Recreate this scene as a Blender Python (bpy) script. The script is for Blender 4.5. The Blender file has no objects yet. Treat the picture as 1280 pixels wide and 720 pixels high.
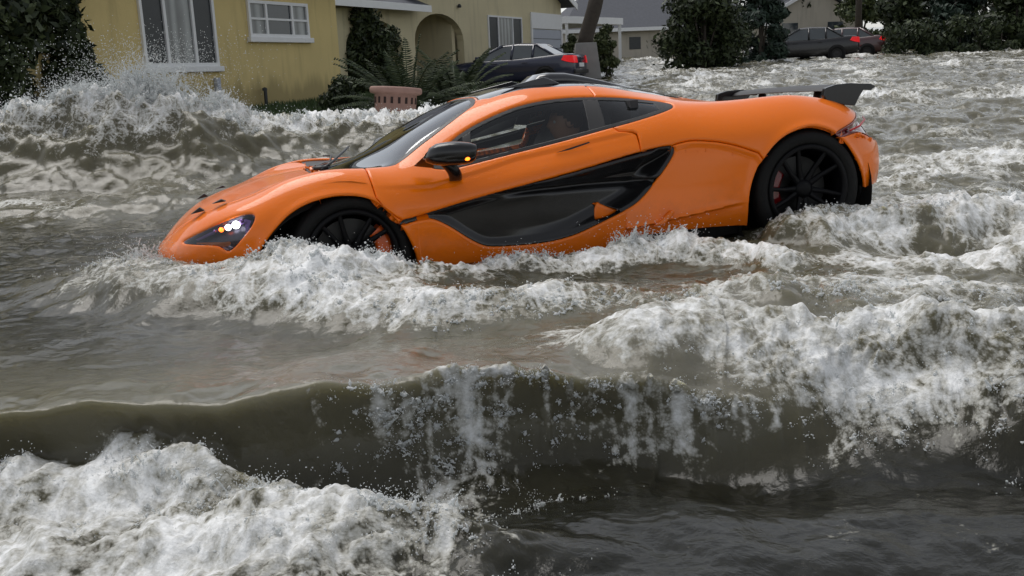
import bpy, bmesh, math, random
import numpy as np
from mathutils import Vector, Matrix, Euler
R_ = math.radians
random.seed(7)
scene = bpy.context.scene
COL = scene.collection

# ------------------------------------------------------------------ camera
PITCH, ROLL, CAMH, FPX = .2125, .045, 1.25, 1230.0
_fw = np.array([0, math.cos(PITCH), -math.sin(PITCH)]); _r = np.array([1., 0, 0]); _d = np.cross(_fw, _r)
_c, _s = math.cos(ROLL), math.sin(ROLL)
CAMR = np.array([_c*_r + _s*_d, -_s*_r + _c*_d, _fw])          # rows: right, down, forward
cam_data = bpy.data.cameras.new('camera'); cam = bpy.data.objects.new('camera', cam_data); COL.objects.link(cam)
cam_data.sensor_width = 36; cam_data.lens = 36*FPX/1280
cam_data.clip_start = .05; cam_data.clip_end = 2000
_m = Matrix.Identity(4)
for i in range(3):
    _m[i][0], _m[i][1], _m[i][2] = CAMR[0][i], -CAMR[1][i], -CAMR[2][i]
_m[2][3] = CAMH
cam.matrix_world = _m
scene.camera = cam

def at(px, py, Y=None, z=None):
    """a photo pixel (1280 wide) seen at depth Y or height z -> a point of the place"""
    d = np.array([(px-640)/FPX, (py-360)/FPX, 1.]) @ CAMR
    t = Y/d[1] if Y is not None else (z-CAMH)/d[2]
    return np.array([0, 0, CAMH]) + t*d
def on_plane(px, py, P, n):
    d = np.array([(px-640)/FPX, (py-360)/FPX, 1.]) @ CAMR; o = np.array([0, 0, CAMH])
    return o + d*(np.dot(np.asarray(P)-o, n)/np.dot(d, n))

# ------------------------------------------------------------------ daylight (overcast)
SUN_EL, SUN_AZ = 62, 322          # azimuth measured from +Y clockwise
world = bpy.data.worlds.new('World'); scene.world = world; world.use_nodes = True
nt = world.node_tree; nt.nodes.clear()
sky = nt.nodes.new('ShaderNodeTexSky'); sky.sky_type = 'NISHITA'; sky.sun_disc = False
sky.sun_elevation = R_(SUN_EL); sky.sun_rotation = R_(SUN_AZ)
sky.air_density = 1.0; sky.dust_density = 1.0; sky.ozone_density = 1.0
hsv = nt.nodes.new('ShaderNodeHueSaturation'); hsv.inputs['Saturation'].default_value = .22
bg = nt.nodes.new('ShaderNodeBackground'); bg.inputs['Strength'].default_value = .115
wo = nt.nodes.new('ShaderNodeOutputWorld')
nt.links.new(sky.outputs[0], hsv.inputs['Color']); nt.links.new(hsv.outputs[0], bg.inputs['Color']); nt.links.new(bg.outputs[0], wo.inputs[0])
sd = bpy.data.lights.new('sun', 'SUN'); sd.energy = 1.45; sd.angle = R_(42); sd.color = (1, .965, .92)
sun = bpy.data.objects.new('sun', sd); COL.objects.link(sun)
_a, _e = R_(SUN_AZ), R_(SUN_EL)
sun.rotation_euler = (-Vector((math.sin(_a)*math.cos(_e), math.cos(_a)*math.cos(_e), math.sin(_e)))).to_track_quat('-Z', 'Y').to_euler()
scene.view_settings.view_transform = 'Standard'; scene.view_settings.look = 'None'
scene.view_settings.gamma = 1; scene.view_settings.exposure = .34
scene.cycles.use_denoising = True
scene.cycles.max_bounces = 8; scene.cycles.transparent_max_bounces = 16
scene.cycles.caustics_reflective = False; scene.cycles.caustics_refractive = False

# ------------------------------------------------------------------ helpers
def tag(o, label=None, cat=None, group=None, kind=None):
    if label: o['label'] = label
    if cat: o['category'] = cat
    if group: o['group'] = group
    if kind: o['kind'] = kind
    return o
def empty(name, loc=(0, 0, 0), rz=0, **k):
    o = bpy.data.objects.new(name, None); COL.objects.link(o); o.location = loc; o.rotation_euler = (0, 0, rz)
    o.empty_display_size = .2
    return tag(o, **k)
def link(name, me, mat=None, parent=None, smooth=True):
    o = bpy.data.objects.new(name, me); COL.objects.link(o)
    if mat is not None and not me.materials: me.materials.append(mat)
    if parent is not None: o.parent = parent
    if smooth: me.shade_smooth()
    return o
def np_mesh(name, V, F):
    """fast mesh from numpy arrays (F: n x 3 or n x 4)"""
    V = np.ascontiguousarray(V, np.float32); F = np.ascontiguousarray(F, np.int32)
    me = bpy.data.meshes.new(name); k = F.shape[1]
    me.vertices.add(len(V)); me.vertices.foreach_set('co', V.ravel())
    me.loops.add(F.size); me.loops.foreach_set('vertex_index', F.ravel())
    me.polygons.add(len(F)); me.polygons.foreach_set('loop_start', np.arange(0, F.size, k, dtype=np.int32))
    me.polygons.foreach_set('loop_total', np.full(len(F), k, np.int32))
    me.update(calc_edges=True); me.validate()
    return me
class MB:
    """collects polygons of one mesh"""
    def __init__(self): self.v = []; self.f = []
    def add(self, V, F):
        n = len(self.v); self.v += [tuple(map(float, p)) for p in V]; self.f += [tuple(int(i)+n for i in f) for f in F]; return self
    def box(self, lo, hi, M=None):
        (a, b, c), (d, e, g) = lo, hi
        V = [(a,b,c),(d,b,c),(d,e,c),(a,e,c),(a,b,g),(d,b,g),(d,e,g),(a,e,g)]
        if M is not None: V = [tuple(M @ Vector(p)) for p in V]
        return self.add(V, [(0,3,2,1),(4,5,6,7),(0,1,5,4),(1,2,6,5),(2,3,7,6),(3,0,4,7)])
    def prism(self, pts, vec):
        """planar outline swept along vec"""
        pts = [np.asarray(p, float) for p in pts]; n = len(pts); vec = np.asarray(vec, float)
        V = pts + [p+vec for p in pts]
        return self.add(V, [tuple(range(n))[::-1], tuple(range(n, 2*n))] + [(i, (i+1) % n, n+(i+1) % n, n+i) for i in range(n)])
    def tube(self, pts, rad, seg=8, cap=True):
        pts = [Vector(p) for p in pts]; n = len(pts)
        if not hasattr(rad, '__len__'): rad = [rad]*n
        base = len(self.v); up = Vector((0, 0, 1))
        for i, p in enumerate(pts):
            t = (pts[min(i+1, n-1)]-pts[max(i-1, 0)]).normalized()
            a = t.cross(up if abs(t.z) < .95 else Vector((1, 0, 0))).normalized(); b = t.cross(a)
            for k in range(seg):
                w = 2*math.pi*k/seg; q = p + (a*math.cos(w)+b*math.sin(w))*rad[i]; self.v.append(tuple(q))
        for i in range(n-1):
            for k in range(seg):
                self.f.append((base+i*seg+k, base+(i+1)*seg+k, base+(i+1)*seg+(k+1) % seg, base+i*seg+(k+1) % seg))
        if cap:
            self.f.append(tuple(base+k for k in range(seg))); self.f.append(tuple(base+(n-1)*seg+k for k in reversed(range(seg))))
        return self
    def lathe(self, prof, seg=32, axis='z', c=(0, 0, 0), a0=0, a1=2*math.pi):
        """profile of (r, h) turned about an axis"""
        full = abs(a1-a0-2*math.pi) < 1e-6; m = seg if full else seg+1; base = len(self.v)
        for r, h in prof:
            for k in range(m):
                w = a0+(a1-a0)*k/seg; x, y = r*math.cos(w), r*math.sin(w)
                p = {'z': (x, y, h), 'y': (x, h, y), 'x': (h, x, y)}[axis]
                self.v.append((p[0]+c[0], p[1]+c[1], p[2]+c[2]))
        for i in range(len(prof)-1):
            for k in range(seg):
                k2 = (k+1) % m
                self.f.append((base+i*m+k, base+i*m+k2, base+(i+1)*m+k2, base+(i+1)*m+k))
        return self
    def grid(self, P):
        nu, nv = len(P), len(P[0]); base = len(self.v)
        for row in P: self.v += [tuple(map(float, p)) for p in row]
        for i in range(nu-1):
            for j in range(nv-1):
                self.f.append((base+i*nv+j, base+i*nv+j+1, base+(i+1)*nv+j+1, base+(i+1)*nv+j))
        return self
    def build(self, name, mat, parent=None, smooth=False, bevel=0, seg=2, fixn=True):
        me = bpy.data.meshes.new(name); me.from_pydata(self.v, [], self.f); me.update()
        if fixn:
            bm = bmesh.new(); bm.from_mesh(me); bmesh.ops.recalc_face_normals(bm, faces=bm.faces); bm.to_mesh(me); bm.free()
        o = link(name, me, mat, parent, smooth)
        if bevel:
            b = o.modifiers.new('bevel', 'BEVEL'); b.width = bevel; b.segments = seg; b.limit_method = 'ANGLE'; b.angle_limit = R_(35)
        return o

# ------------------------------------------------------------------ materials
def nodes(name):
    m = bpy.data.materials.new(name); m.use_nodes = True; t = m.node_tree
    return m, t, t.nodes['Principled BSDF'], t.nodes['Material Output']
def N(t, typ, **k):
    n = t.nodes.new(typ)
    for a, b in k.items():
        if a.startswith('i_'):
            key = a[2:]; key = int(key) if key.isdigit() else key.replace('_', ' ')
            n.inputs[key].default_value = b
        else: setattr(n, a, b)
    return n
def simple(name, col, rough=.5, metal=0, var=.12, scale=6, bump=0, bscale=60, coat=0, spec=.5):
    """a plain surface with a little dirt and unevenness of its own"""
    m, t, p, o = nodes(name); L = t.links.new
    tc = N(t, 'ShaderNodeTexCoord'); nz = N(t, 'ShaderNodeTexNoise'); nz.inputs['Scale'].default_value = scale; nz.inputs['Detail'].default_value = 6
    L(tc.outputs['Object'], nz.inputs['Vector'])
    mx = N(t, 'ShaderNodeMix', data_type='RGBA'); L(nz.outputs['Fac'], mx.inputs['Factor'])
    mx.inputs['A'].default_value = tuple(c*(1-var) for c in col)+(1,); mx.inputs['B'].default_value = tuple(min(1, c*(1+var)) for c in col)+(1,)
    L(mx.outputs['Result'], p.inputs['Base Color'])
    p.inputs['Roughness'].default_value = rough; p.inputs['Metallic'].default_value = metal; p.inputs['Coat Weight'].default_value = coat
    p.inputs['Coat Roughness'].default_value = .04; p.inputs['Specular IOR Level'].default_value = spec
    if bump:
        n2 = N(t, 'ShaderNodeTexNoise'); n2.inputs['Scale'].default_value = bscale; n2.inputs['Detail'].default_value = 5; L(tc.outputs['Object'], n2.inputs['Vector'])
        b = N(t, 'ShaderNodeBump'); b.inputs['Strength'].default_value = bump; b.inputs['Distance'].default_value = .01
        L(n2.outputs['Fac'], b.inputs['Height']); L(b.outputs['Normal'], p.inputs['Normal'])
    return m
def glass_mat(name, tint=(.5, .55, .55), rough=.0, ior=1.5):
    """thin tinted pane: clear tint below, mirror above by Fresnel"""
    m, t, p, o = nodes(name); t.nodes.remove(p); L = t.links.new
    tr = N(t, 'ShaderNodeBsdfTransparent'); tr.inputs[0].default_value = tint+(1,)
    gl = N(t, 'ShaderNodeBsdfGlossy'); gl.inputs['Roughness'].default_value = rough; gl.inputs['Color'].default_value = (.95, .97, 1, 1)
    fr = N(t, 'ShaderNodeFresnel'); fr.inputs['IOR'].default_value = ior
    mx = N(t, 'ShaderNodeMixShader'); L(fr.outputs[0], mx.inputs[0]); L(tr.outputs[0], mx.inputs[1]); L(gl.outputs[0], mx.inputs[2]); L(mx.outputs[0], o.inputs[0])
    return m
def emit_mat(name, col, st):
    m, t, p, o = nodes(name)
    p.inputs['Base Color'].default_value = col+(1,); p.inputs['Emission Color'].default_value = col+(1,); p.inputs['Emission Strength'].default_value = st
    p.inputs['Roughness'].default_value = .3
    return m

# ------------------------------------------------------------------ numpy noise
_perm = np.random.RandomState(3).permutation(4096).astype(np.int64)
def perlin(x, y, seed=0):
    xi = np.floor(x).astype(np.int64); yi = np.floor(y).astype(np.int64); fx = x-xi; fy = y-yi
    u = fx*fx*fx*(fx*(fx*6-15)+10); v = fy*fy*fy*(fy*(fy*6-15)+10)
    def gr(ix, iy, dx, dy):
        h = _perm[(_perm[(ix+seed*131) & 4095]+iy) & 4095]; a = h*(2*math.pi/4096)
        return np.cos(a)*dx+np.sin(a)*dy
    a = gr(xi, yi, fx, fy); b = gr(xi+1, yi, fx-1, fy); c = gr(xi, yi+1, fx, fy-1); d = gr(xi+1, yi+1, fx-1, fy-1)
    return ((a+(b-a)*u)+((c+(d-c)*u)-(a+(b-a)*u))*v)*1.5
def fbm(x, y, oct=4, seed=0, gain=.5, lac=2.03):
    s = 0; a = 1; 
    for i in range(oct): s = s+a*perlin(x*lac**i+17.3*i, y*lac**i-9.1*i, seed+i); a *= gain
    return s
def ridged(x, y, oct=4, seed=0, gain=.55):
    s = 0; a = 1; tot = 0
    for i in range(oct): s = s+a*(1-np.abs(perlin(x*2.07**i+5.7*i, y*2.07**i+3.3*i, seed+i))*1.6); tot += a; a *= gain
    return s/tot
def sstep(a, b, x):
    t = np.clip((x-a)/(b-a), 0, 1); return t*t*(3-2*t)
# ------------------------------------------------------------------ where the sports car stands (nose down, nose to the left)
CAR_T = np.array([-1.06083, 5.95317, .0090]); CAR_AX = np.array([[-.963, -.267, -.030], [.266, -.964, .030], [-.037, .021, .999]])
def cw(x, y, *a):
    p = CAR_T + x*CAR_AX[0] + y*CAR_AX[1]
    return (p[0], p[1]) + a

# ------------------------------------------------------------------ flood water: one sheet, waves as real relief
# a wave: crest line (x, y, height, foam), width in front of the crest, width behind it, trough, lean
WAVES = [
 ('lip',   [(-3.8,3.0,.04,.0),(-2.4,2.75,.16,.03),(-1.4,2.62,.22,.03),(-.75,2.62,.23,.05),(-.2,2.78,.23,.2),(.13,2.86,.23,.45),(.40,2.88,.22,.6),(.60,2.83,.16,.5),(.80,2.80,.08,.3),(1.0,2.78,.0,.1)], .17, .60, .40, .15),
 ('roll',  [(-2.6,2.25,.06,.7),(-1.9,2.30,.11,.76),(-1.3,2.36,.15,.83),(-.85,2.31,.14,.85),(-.5,2.15,.12,.85),(-.2,1.98,.07,.85),(.0,1.86,.03,.6),(.1,1.8,.0,.2)], .34, .12, .1, .0),
 ('break', [(.30,3.42,.04,.5),(.50,3.30,.12,.8),(.73,3.22,.17,.85),(.95,3.05,.20,.92),(1.2,3.0,.21,.92),(1.57,2.85,.21,.92),(2.2,2.7,.20,.9),(3.2,2.6,.15,.9),(4.5,2.6,.05,.6)], .24, .75, .5, .06),
 ('mid',   [(-1.35,5.2,.02,.3),(-1.05,4.62,.10,.7),(-.70,4.35,.11,.8),(-.35,4.12,.10,.82),(.0,4.10,.10,.76),(.35,4.10,.10,.74),(.75,3.90,.10,.76),(1.2,3.75,.09,.72),(1.9,3.75,.05,.6),(2.6,3.9,.02,.4)], .20, .45, .12, .0),
 ('bow',   [cw(1.7,.1,.02,.1),cw(1.22,.42,.15,.75),cw(1.02,.80,.16,.65),cw(.78,1.04,.14,.55),cw(.55,1.14,.11,.6),cw(.3,1.2,.02,.6)], .26, .40, .1, 0),
 ('wheel', [cw(.55,1.12,.02,.6),cw(.34,1.12,.12,.95),cw(.12,1.14,.13,.9),cw(-.12,1.16,.07,.85),cw(-.4,1.2,.04,.8)], .30, .16, .1, .02),
 ('side',  [cw(-.5,1.10,.0,.5),cw(-.75,1.07,.07,1.),cw(-1.2,1.07,.06,1.),cw(-1.5,1.08,.10,1.),cw(-1.75,1.12,.12,1.),cw(-2.0,1.35,.08,.9),cw(-2.1,1.7,.05,.8)], .17, .10, .1, 0),
 ('rear',  [cw(-2.25,1.10,.02,.5),cw(-2.45,1.10,.10,1.),cw(-2.75,1.12,.12,.9),cw(-3.1,1.14,.12,.8),cw(-3.6,1.10,.12,.9),cw(-4.4,1.0,.10,.9),cw(-5.5,.9,.06,.7)], .26, .35, .3, .02),
 ('swell', [(-12,10.6,.45,.3),(-8.5,11.0,.52,.7),(-6.2,11.6,.64,.85),(-4.9,11.8,.84,1.),(-4.1,11.9,.90,1.),(-3.4,12.4,.62,.8),(-2.6,13,.42,.8),(-1.75,13.5,.42,.9),(-.9,14,.32,.9),(.2,14.8,.16,.6),(1.5,15.5,.05,.4)], 1.15, 1.9, .12, .15),
 ('swell_low', [(-7,8.2,.0,.1),(-5,8.6,.10,.2),(-3.4,8.9,.15,.25),(-2.2,9.4,.14,.35),(-1.,10.4,.10,.4),(.4,11.5,.05,.4)], .5, .8, .2, 0),
 ('chop_a', [(2.2,6.0,.0,.4),(2.9,5.7,.08,.7),(3.8,5.4,.10,.8),(5.2,5.6,.08,.7),(7,6.2,.04,.6)], .25, .5, .3, .02),
 ('chop_b', [(1.4,4.95,.0,.5),(2.0,4.75,.07,.8),(2.8,4.5,.09,.8),(3.9,4.4,.07,.7),(5.,4.6,.03,.6)], .22, .4, .3, .02),
 ('chop_c', [(3.2,9.5,.0,.4),(4.5,8.8,.10,.7),(6.,8.6,.12,.7),(8,9.2,.10,.6),(11,10.5,.04,.5)], .4, .8, .3, 0),
]
LEVEL = .235
def surge(Y): return LEVEL+.034*np.logaddexp(0, (Y-9.5)/1.5)*1.5        # the flood runs down the sloping street
def line_field(X, Y, pts):
    """nearest point of a polyline: signed distance (front positive), its height and foam"""
    P = np.array(pts); best = np.full(X.shape, 1e9); H = np.zeros(X.shape); Fm = np.zeros(X.shape); S = np.ones(X.shape); Q = np.zeros(X.shape)
    for a, b in zip(P[:-1], P[1:]):
        dx, dy = b[0]-a[0], b[1]-a[1]; L2 = dx*dx+dy*dy
        t = np.clip(((X-a[0])*dx+(Y-a[1])*dy)/L2, 0, 1)
        ex, ey = X-a[0]-t*dx, Y-a[1]-t*dy; d = np.hypot(ex, ey); cr = dx*ey-dy*ex; pd = np.abs(cr)/math.sqrt(L2)
        m = (d < best-1e-9) | ((d < best+1e-9) & (pd > Q))          # at a shared corner the segment seen more squarely decides the side
        best = np.where(m, d, best); H = np.where(m, a[2]+(b[2]-a[2])*t, H); Fm = np.where(m, a[3]+(b[3]-a[3])*t, Fm)
        S = np.where(m, -np.sign(cr)*np.clip(pd/(d+1e-9), 0, 1), S); Q = np.where(m, pd, Q)
    return best*np.where(S >= 0, 1., -1.), .5+.5*S, H, Fm
def water(X, Y):
    """height, lean toward the viewer's side, foam cover, silt (murk, air and painted light) of the sheet at (X, Y)"""
    sh = X.shape; X = X.ravel(); Y = Y.ravel(); r = np.hypot(X, Y)
    wx = .10*fbm(X*1.7, Y*1.7, 3, 11); wy = .10*fbm(X*1.7, Y*1.7, 3, 23)
    far = sstep(6, 16, r)
    whitew = sstep(.2, 2.2, X-.10*(Y-3)+.5*fbm(X*.6, Y*.6, 2, 5))*sstep(3.0, 4.2, Y)
    chop = .028+.05*whitew+.05*far
    z = surge(Y) + chop*fbm(X*.9+wx*2, Y*.9+wy*2, 3, 31) + (.010+.030*whitew+.012*far)*(ridged(X*2.3+wx*4, Y*2.6+wy*4, 4, 41)-.5)
    z += .006*fbm(X*6, Y*6, 3, 47)*(1-far) + .02*far*fbm(X*2.5, Y*2.5, 2, 48)+.009*sstep(4.5, 8, r)*fbm(X*6.5+wx*6, Y*6.5+wy*6, 3, 49)
    back_left = sstep(.5, -2, X)*sstep(7, 9, Y)
    foam = .04+.47*whitew+.20*back_left+.10*sstep(20, 40, r)*(1-whitew) + .30*fbm(X*.8, Y*.8, 3, 61)*(.3+whitew+back_left) + .30*fbm(X*.22, Y*.30, 2, 66)*whitew*far
    dX = np.zeros_like(z); dY = np.zeros_like(z); silt_glow = .30-.30*sstep(2.7, 2.3, Y-.15*X)+.15*fbm(X*.7, Y*.7, 3, 71)  # paler base paints some sky sheen into the colour, near trough stays dark
    for name, pts, wf, wb, tr, lean in WAVES:
        q = np.array(pts)[:, :2]; m = 3.2*max(wf, wb)+.2
        sel = np.where((X > q[:, 0].min()-m) & (X < q[:, 0].max()+m) & (Y > q[:, 1].min()-m) & (Y < q[:, 1].max()+m))[0]
        if not len(sel): continue
        x, y = X[sel], Y[sel]; k = min(1, wf/.3)*(.35 if name == 'lip' else 1)
        s, fr, h, fm = line_field(x+wx[sel]*k*1.2, y+wy[sel]*k*1.2, pts)
        g = fr*np.exp(-(np.abs(s)/wf)**2.2)+(1-fr)*np.exp(-(s/wb)**2); mixf = lambda a, b: fr*a+(1-fr)*b
        if name == 'lip': g = fr*(1-sstep(.0, .25, s))+(1-fr)*np.exp(-(s/wb)**2)
        z[sel] += h*g*(1+(.07 if name == 'lip' else .22)*fbm(x*3.1, y*3.1, 2, 81)) - tr*h*np.exp(-((np.abs(s)-2.3*wf)/(1.1*wf))**2)*sstep(.5, 1., fr)
        dY[sel] -= lean*g**2*np.clip(h/.2, 0, 1.3)
        if name == 'lip':
            strk = perlin(x*17+wx[sel]*6, y*2.2, 151)+.6*perlin(x*41, y*3, 152); face = 4*g*(1-g)*fr
            z[sel] += .012*strk*face*np.clip(h/.2, 0, 1)
            ff = fm*np.exp(-((s-.05)/.14)**2)+.35*fm*np.exp(-((s-.2)/.2)**2)+.72*np.exp(-((x+.14)/.24)**2)*sstep(-.06, .0, s)*sstep(.62, .3, s)*.75+.40*np.clip(strk+.2, 0, 1)*sstep(-.9, -.2, x)*sstep(-.02, .04, s)*sstep(.32, .12, s)*fr
        elif name == 'roll': ff = fm*mixf(np.exp(-(s/(wf*1.9))**4), np.exp(-(s/(wb*1.1))**2))
        elif name == 'break': ff = fm*mixf(np.exp(-(s/(wf*1.5))**6), .15+.85*np.exp(-(s/(wb*.6))**2))*np.exp(-(s/1.4)**4)
        elif name == 'swell': ff = fm*mixf(np.exp(-(s/.75)**2), np.exp(-(s/1.6)**2))+.12*np.exp(-(s/2.2)**4)*fm
        else: ff = fm*mixf(np.exp(-(s/(wf*1.35))**4), np.exp(-(s/(wb*1.2))**2))
        foam[sel] = np.maximum(foam[sel], ff) + .25*np.minimum(foam[sel], ff)
        silt_glow[sel] += (1.15 if name == 'lip' else .7)*np.sqrt(np.maximum(g, 0))*np.clip(h/.15, 0, 1)*(sstep(-1.6, .2, x)*.4+.6 if name == 'lip' else 1)  # crests hold air; the lip's extra paleness paints light through thin water
    foam = np.clip(foam, 0, 1.15)
    fz = sstep(.45, 1., foam)
    bil = 1.1*np.abs(perlin(X*4.2+wx*6, Y*4.2+wy*6, 90))+.8*np.abs(perlin(X*9+wx*8, Y*9+wy*8, 91))+.42*np.abs(perlin(X*20+wx*9, Y*20+wy*9, 92))+.15*np.abs(perlin(X*44, Y*44, 93))
    z += fz*(.050*bil-.014)*(1+1.2*far)
    return z.reshape(sh), dX.reshape(sh), dY.reshape(sh), foam.reshape(sh), (np.clip(silt_glow+1.0*whitew*(.6+.4*far)+.35*back_left*far, 0, 2)/2).reshape(sh)

def water_material():
    m, t, p, o = nodes('flood_water'); L = t.links.new
    tc = N(t, 'ShaderNodeTexCoord'); V = tc.outputs['Object']
    fa = N(t, 'ShaderNodeAttribute', attribute_name='foam'); si = N(t, 'ShaderNodeAttribute', attribute_name='silt_glow')
    def math_(op, a, b=None, c=None, clamp=False):
        n = N(t, 'ShaderNodeMath', operation=op, use_clamp=clamp)
        for i, q in enumerate((a, b, c)):
            if q is None: continue
            if hasattr(q, 'links'): L(q, n.inputs[i])
            else: n.inputs[i].default_value = q
        return n.outputs[0]
    # warped coordinates
    w = N(t, 'ShaderNodeTexNoise'); w.inputs['Scale'].default_value = 3.2; w.inputs['Detail'].default_value = 2; L(V, w.inputs['Vector'])
    wv = N(t, 'ShaderNodeVectorMath', operation='MULTIPLY_ADD'); L(w.outputs['Color'], wv.inputs[0]); wv.inputs[1].default_value = (.16, .16, .10); L(V, wv.inputs[2])
    def vor(scale):
        v = N(t, 'ShaderNodeTexVoronoi', feature='DISTANCE_TO_EDGE'); v.inputs['Scale'].default_value = scale; L(wv.outputs[0], v.inputs['Vector']); return v.outputs['Distance']
    def mr(x, a, b, c, d):
        n = N(t, 'ShaderNodeMapRange', interpolation_type='SMOOTHSTEP'); L(x, n.inputs[0])
        for i, q in enumerate((a, b, c, d)): n.inputs[i+1].default_value = q
        return n.outputs[0]
    lace = math_('MAXIMUM', mr(vor(4.2), 0, .10, 1, 0), math_('MULTIPLY', mr(vor(13), 0, .16, 1, 0), .75))
    cl = N(t, 'ShaderNodeTexNoise'); cl.inputs['Scale'].default_value = 4; cl.inputs['Detail'].default_value = 9; cl.inputs['Roughness'].default_value = .66; L(wv.outputs[0], cl.inputs['Vector'])
    mpS = N(t, 'ShaderNodeMapping'); mpS.inputs['Scale'].default_value = (15, 4.2, 5); L(wv.outputs[0], mpS.inputs[0]); silk = N(t, 'ShaderNodeTexNoise'); silk.inputs['Scale'].default_value = 1; silk.inputs['Detail'].default_value = 6; silk.inputs['Roughness'].default_value = .6; L(mpS.outputs[0], silk.inputs['Vector'])
    fine = N(t, 'ShaderNodeTexNoise'); fine.inputs['Scale'].default_value = 55; fine.inputs['Detail'].default_value = 6; fine.inputs['Roughness'].default_value = .7; L(V, fine.inputs['Vector'])
    f = fa.outputs['Fac']
    e = math_('ADD', math_('MULTIPLY', f, 1.22), math_('MULTIPLY', lace, .30))
    e = math_('ADD', e, math_('ADD', math_('MULTIPLY', math_('SUBTRACT', cl.outputs['Fac'], .5), 1.55), math_('MULTIPLY', math_('SUBTRACT', silk.outputs['Fac'], .5), 1.35)))
    e = math_('ADD', e, math_('MULTIPLY', math_('SUBTRACT', fine.outputs['Fac'], .5), .55))
    bub = N(t, 'ShaderNodeTexVoronoi', feature='SMOOTH_F1'); bub.inputs['Scale'].default_value = 42; bub.inputs['Smoothness'].default_value = .4; L(wv.outputs[0], bub.inputs['Vector'])
    big = N(t, 'ShaderNodeTexNoise'); big.inputs['Scale'].default_value = 1.5; big.inputs['Detail'].default_value = 3; L(wv.outputs[0], big.inputs['Vector'])
    e = math_('ADD', e, math_('MULTIPLY', math_('SUBTRACT', .33, bub.outputs['Distance']), .34))
    e = math_('ADD', e, math_('MULTIPLY', math_('SUBTRACT', big.outputs['Fac'], .5), 1.5))
    bub2 = N(t, 'ShaderNodeTexVoronoi', feature='F1'); bub2.inputs['Scale'].default_value = 120; L(wv.outputs[0], bub2.inputs['Vector'])
    e = math_('ADD', e, math_('MULTIPLY', math_('SUBTRACT', .45, bub2.outputs['Distance']), .26))
    mask = mr(e, .70, 1.08, 0, 1)
    # water body
    mc = N(t, 'ShaderNodeValToRGB'); L(si.outputs['Fac'], mc.inputs[0]); r_ = mc.color_ramp; r_.elements[0].color = (.011, .011, .0075, 1); r_.elements[1].color = (.20, .19, .155, 1)
    k_ = r_.elements.new(.5); k_.color = (.105, .097, .062, 1)                 # clear, silty, full of air; paler steps also paint sheen and through-light
    L(mc.outputs[0], p.inputs['Base Color']); p.inputs['Roughness'].default_value = .045; p.inputs['IOR'].default_value = 1.333
    p.subsurface_method = 'RANDOM_WALK'; p.inputs['Subsurface Weight'].default_value = .6; p.inputs['Subsurface Radius'].default_value = (1., .95, .6); p.inputs['Subsurface Scale'].default_value = .22
    rip = N(t, 'ShaderNodeTexNoise'); rip.inputs['Scale'].default_value = 11; rip.inputs['Detail'].default_value = 7; rip.inputs['Roughness'].default_value = .55; L(wv.outputs[0], rip.inputs['Vector'])
    b1 = N(t, 'ShaderNodeBump'); b1.inputs['Strength'].default_value = .32; b1.inputs['Distance'].default_value = .03; L(rip.outputs['Fac'], b1.inputs['Height']); L(b1.outputs[0], p.inputs['Normal'])
    # foam
    fo = N(t, 'ShaderNodeBsdfPrincipled'); fo.inputs['Roughness'].default_value = .55; fo.inputs['Specular IOR Level'].default_value = .3
    fc = N(t, 'ShaderNodeMix', data_type='RGBA'); L(mr(e, .75, 1.75, 0, 1), fc.inputs['Factor'])
    fc.inputs['A'].default_value = (.34, .33, .28, 1); fc.inputs['B'].default_value = (.90, .91, .91, 1); L(fc.outputs['Result'], fo.inputs['Base Color'])
    hh = math_('ADD', math_('MULTIPLY', cl.outputs['Fac'], 1.0), math_('MULTIPLY', silk.outputs['Fac'], .8)); hh = math_('ADD', hh, math_('MULTIPLY', fine.outputs['Fac'], .6))
    b2 = N(t, 'ShaderNodeBump'); b2.inputs['Strength'].default_value = .5; b2.inputs['Distance'].default_value = .035; L(hh, b2.inputs['Height']); L(b2.outputs[0], fo.inputs['Normal'])
    mx = N(t, 'ShaderNodeMixShader'); L(mask, mx.inputs[0]); L(p.outputs[0], mx.inputs[1]); L(fo.outputs[0], mx.inputs[2]); L(mx.outputs[0], o.inputs[0])
    return m
M_WATER = water_material()
def build_water():
    rr = np.concatenate([np.linspace(.05, 1.1, 22)[:-1], 1.1*np.exp(np.linspace(0, math.log(420/1.1), 1480))])
    th = np.concatenate([np.linspace(-math.pi, -.62, 110)[:-1], np.linspace(-.62, .62, 940), np.linspace(.62, math.pi, 110)[1:-1]])
    TH, RR = np.meshgrid(th, rr); X = RR*np.sin(TH); Y = RR*np.cos(TH)
    z, dX, dY, fo, si = water(X, Y)
    V = np.stack([X+dX, Y+dY, z], 2).reshape(-1, 3); nr, na = X.shape
    i = np.arange(nr-1)[:, None]*na; j = np.arange(na)[None]; j2 = (j+1) % na
    F = np.stack([i+j, i+na+j, i+na+j2, i+j2], 2).reshape(-1, 4)[:, ::-1]
    me = np_mesh('water', V, F)
    for nm, a in (('foam', fo), ('silt_glow', si)):
        at_ = me.attributes.new(nm, 'FLOAT', 'POINT'); at_.data.foreach_set('value', np.ascontiguousarray(a.ravel(), np.float32))
    return tag(link('water', me, M_WATER), kind='structure')
build_water()
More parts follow.
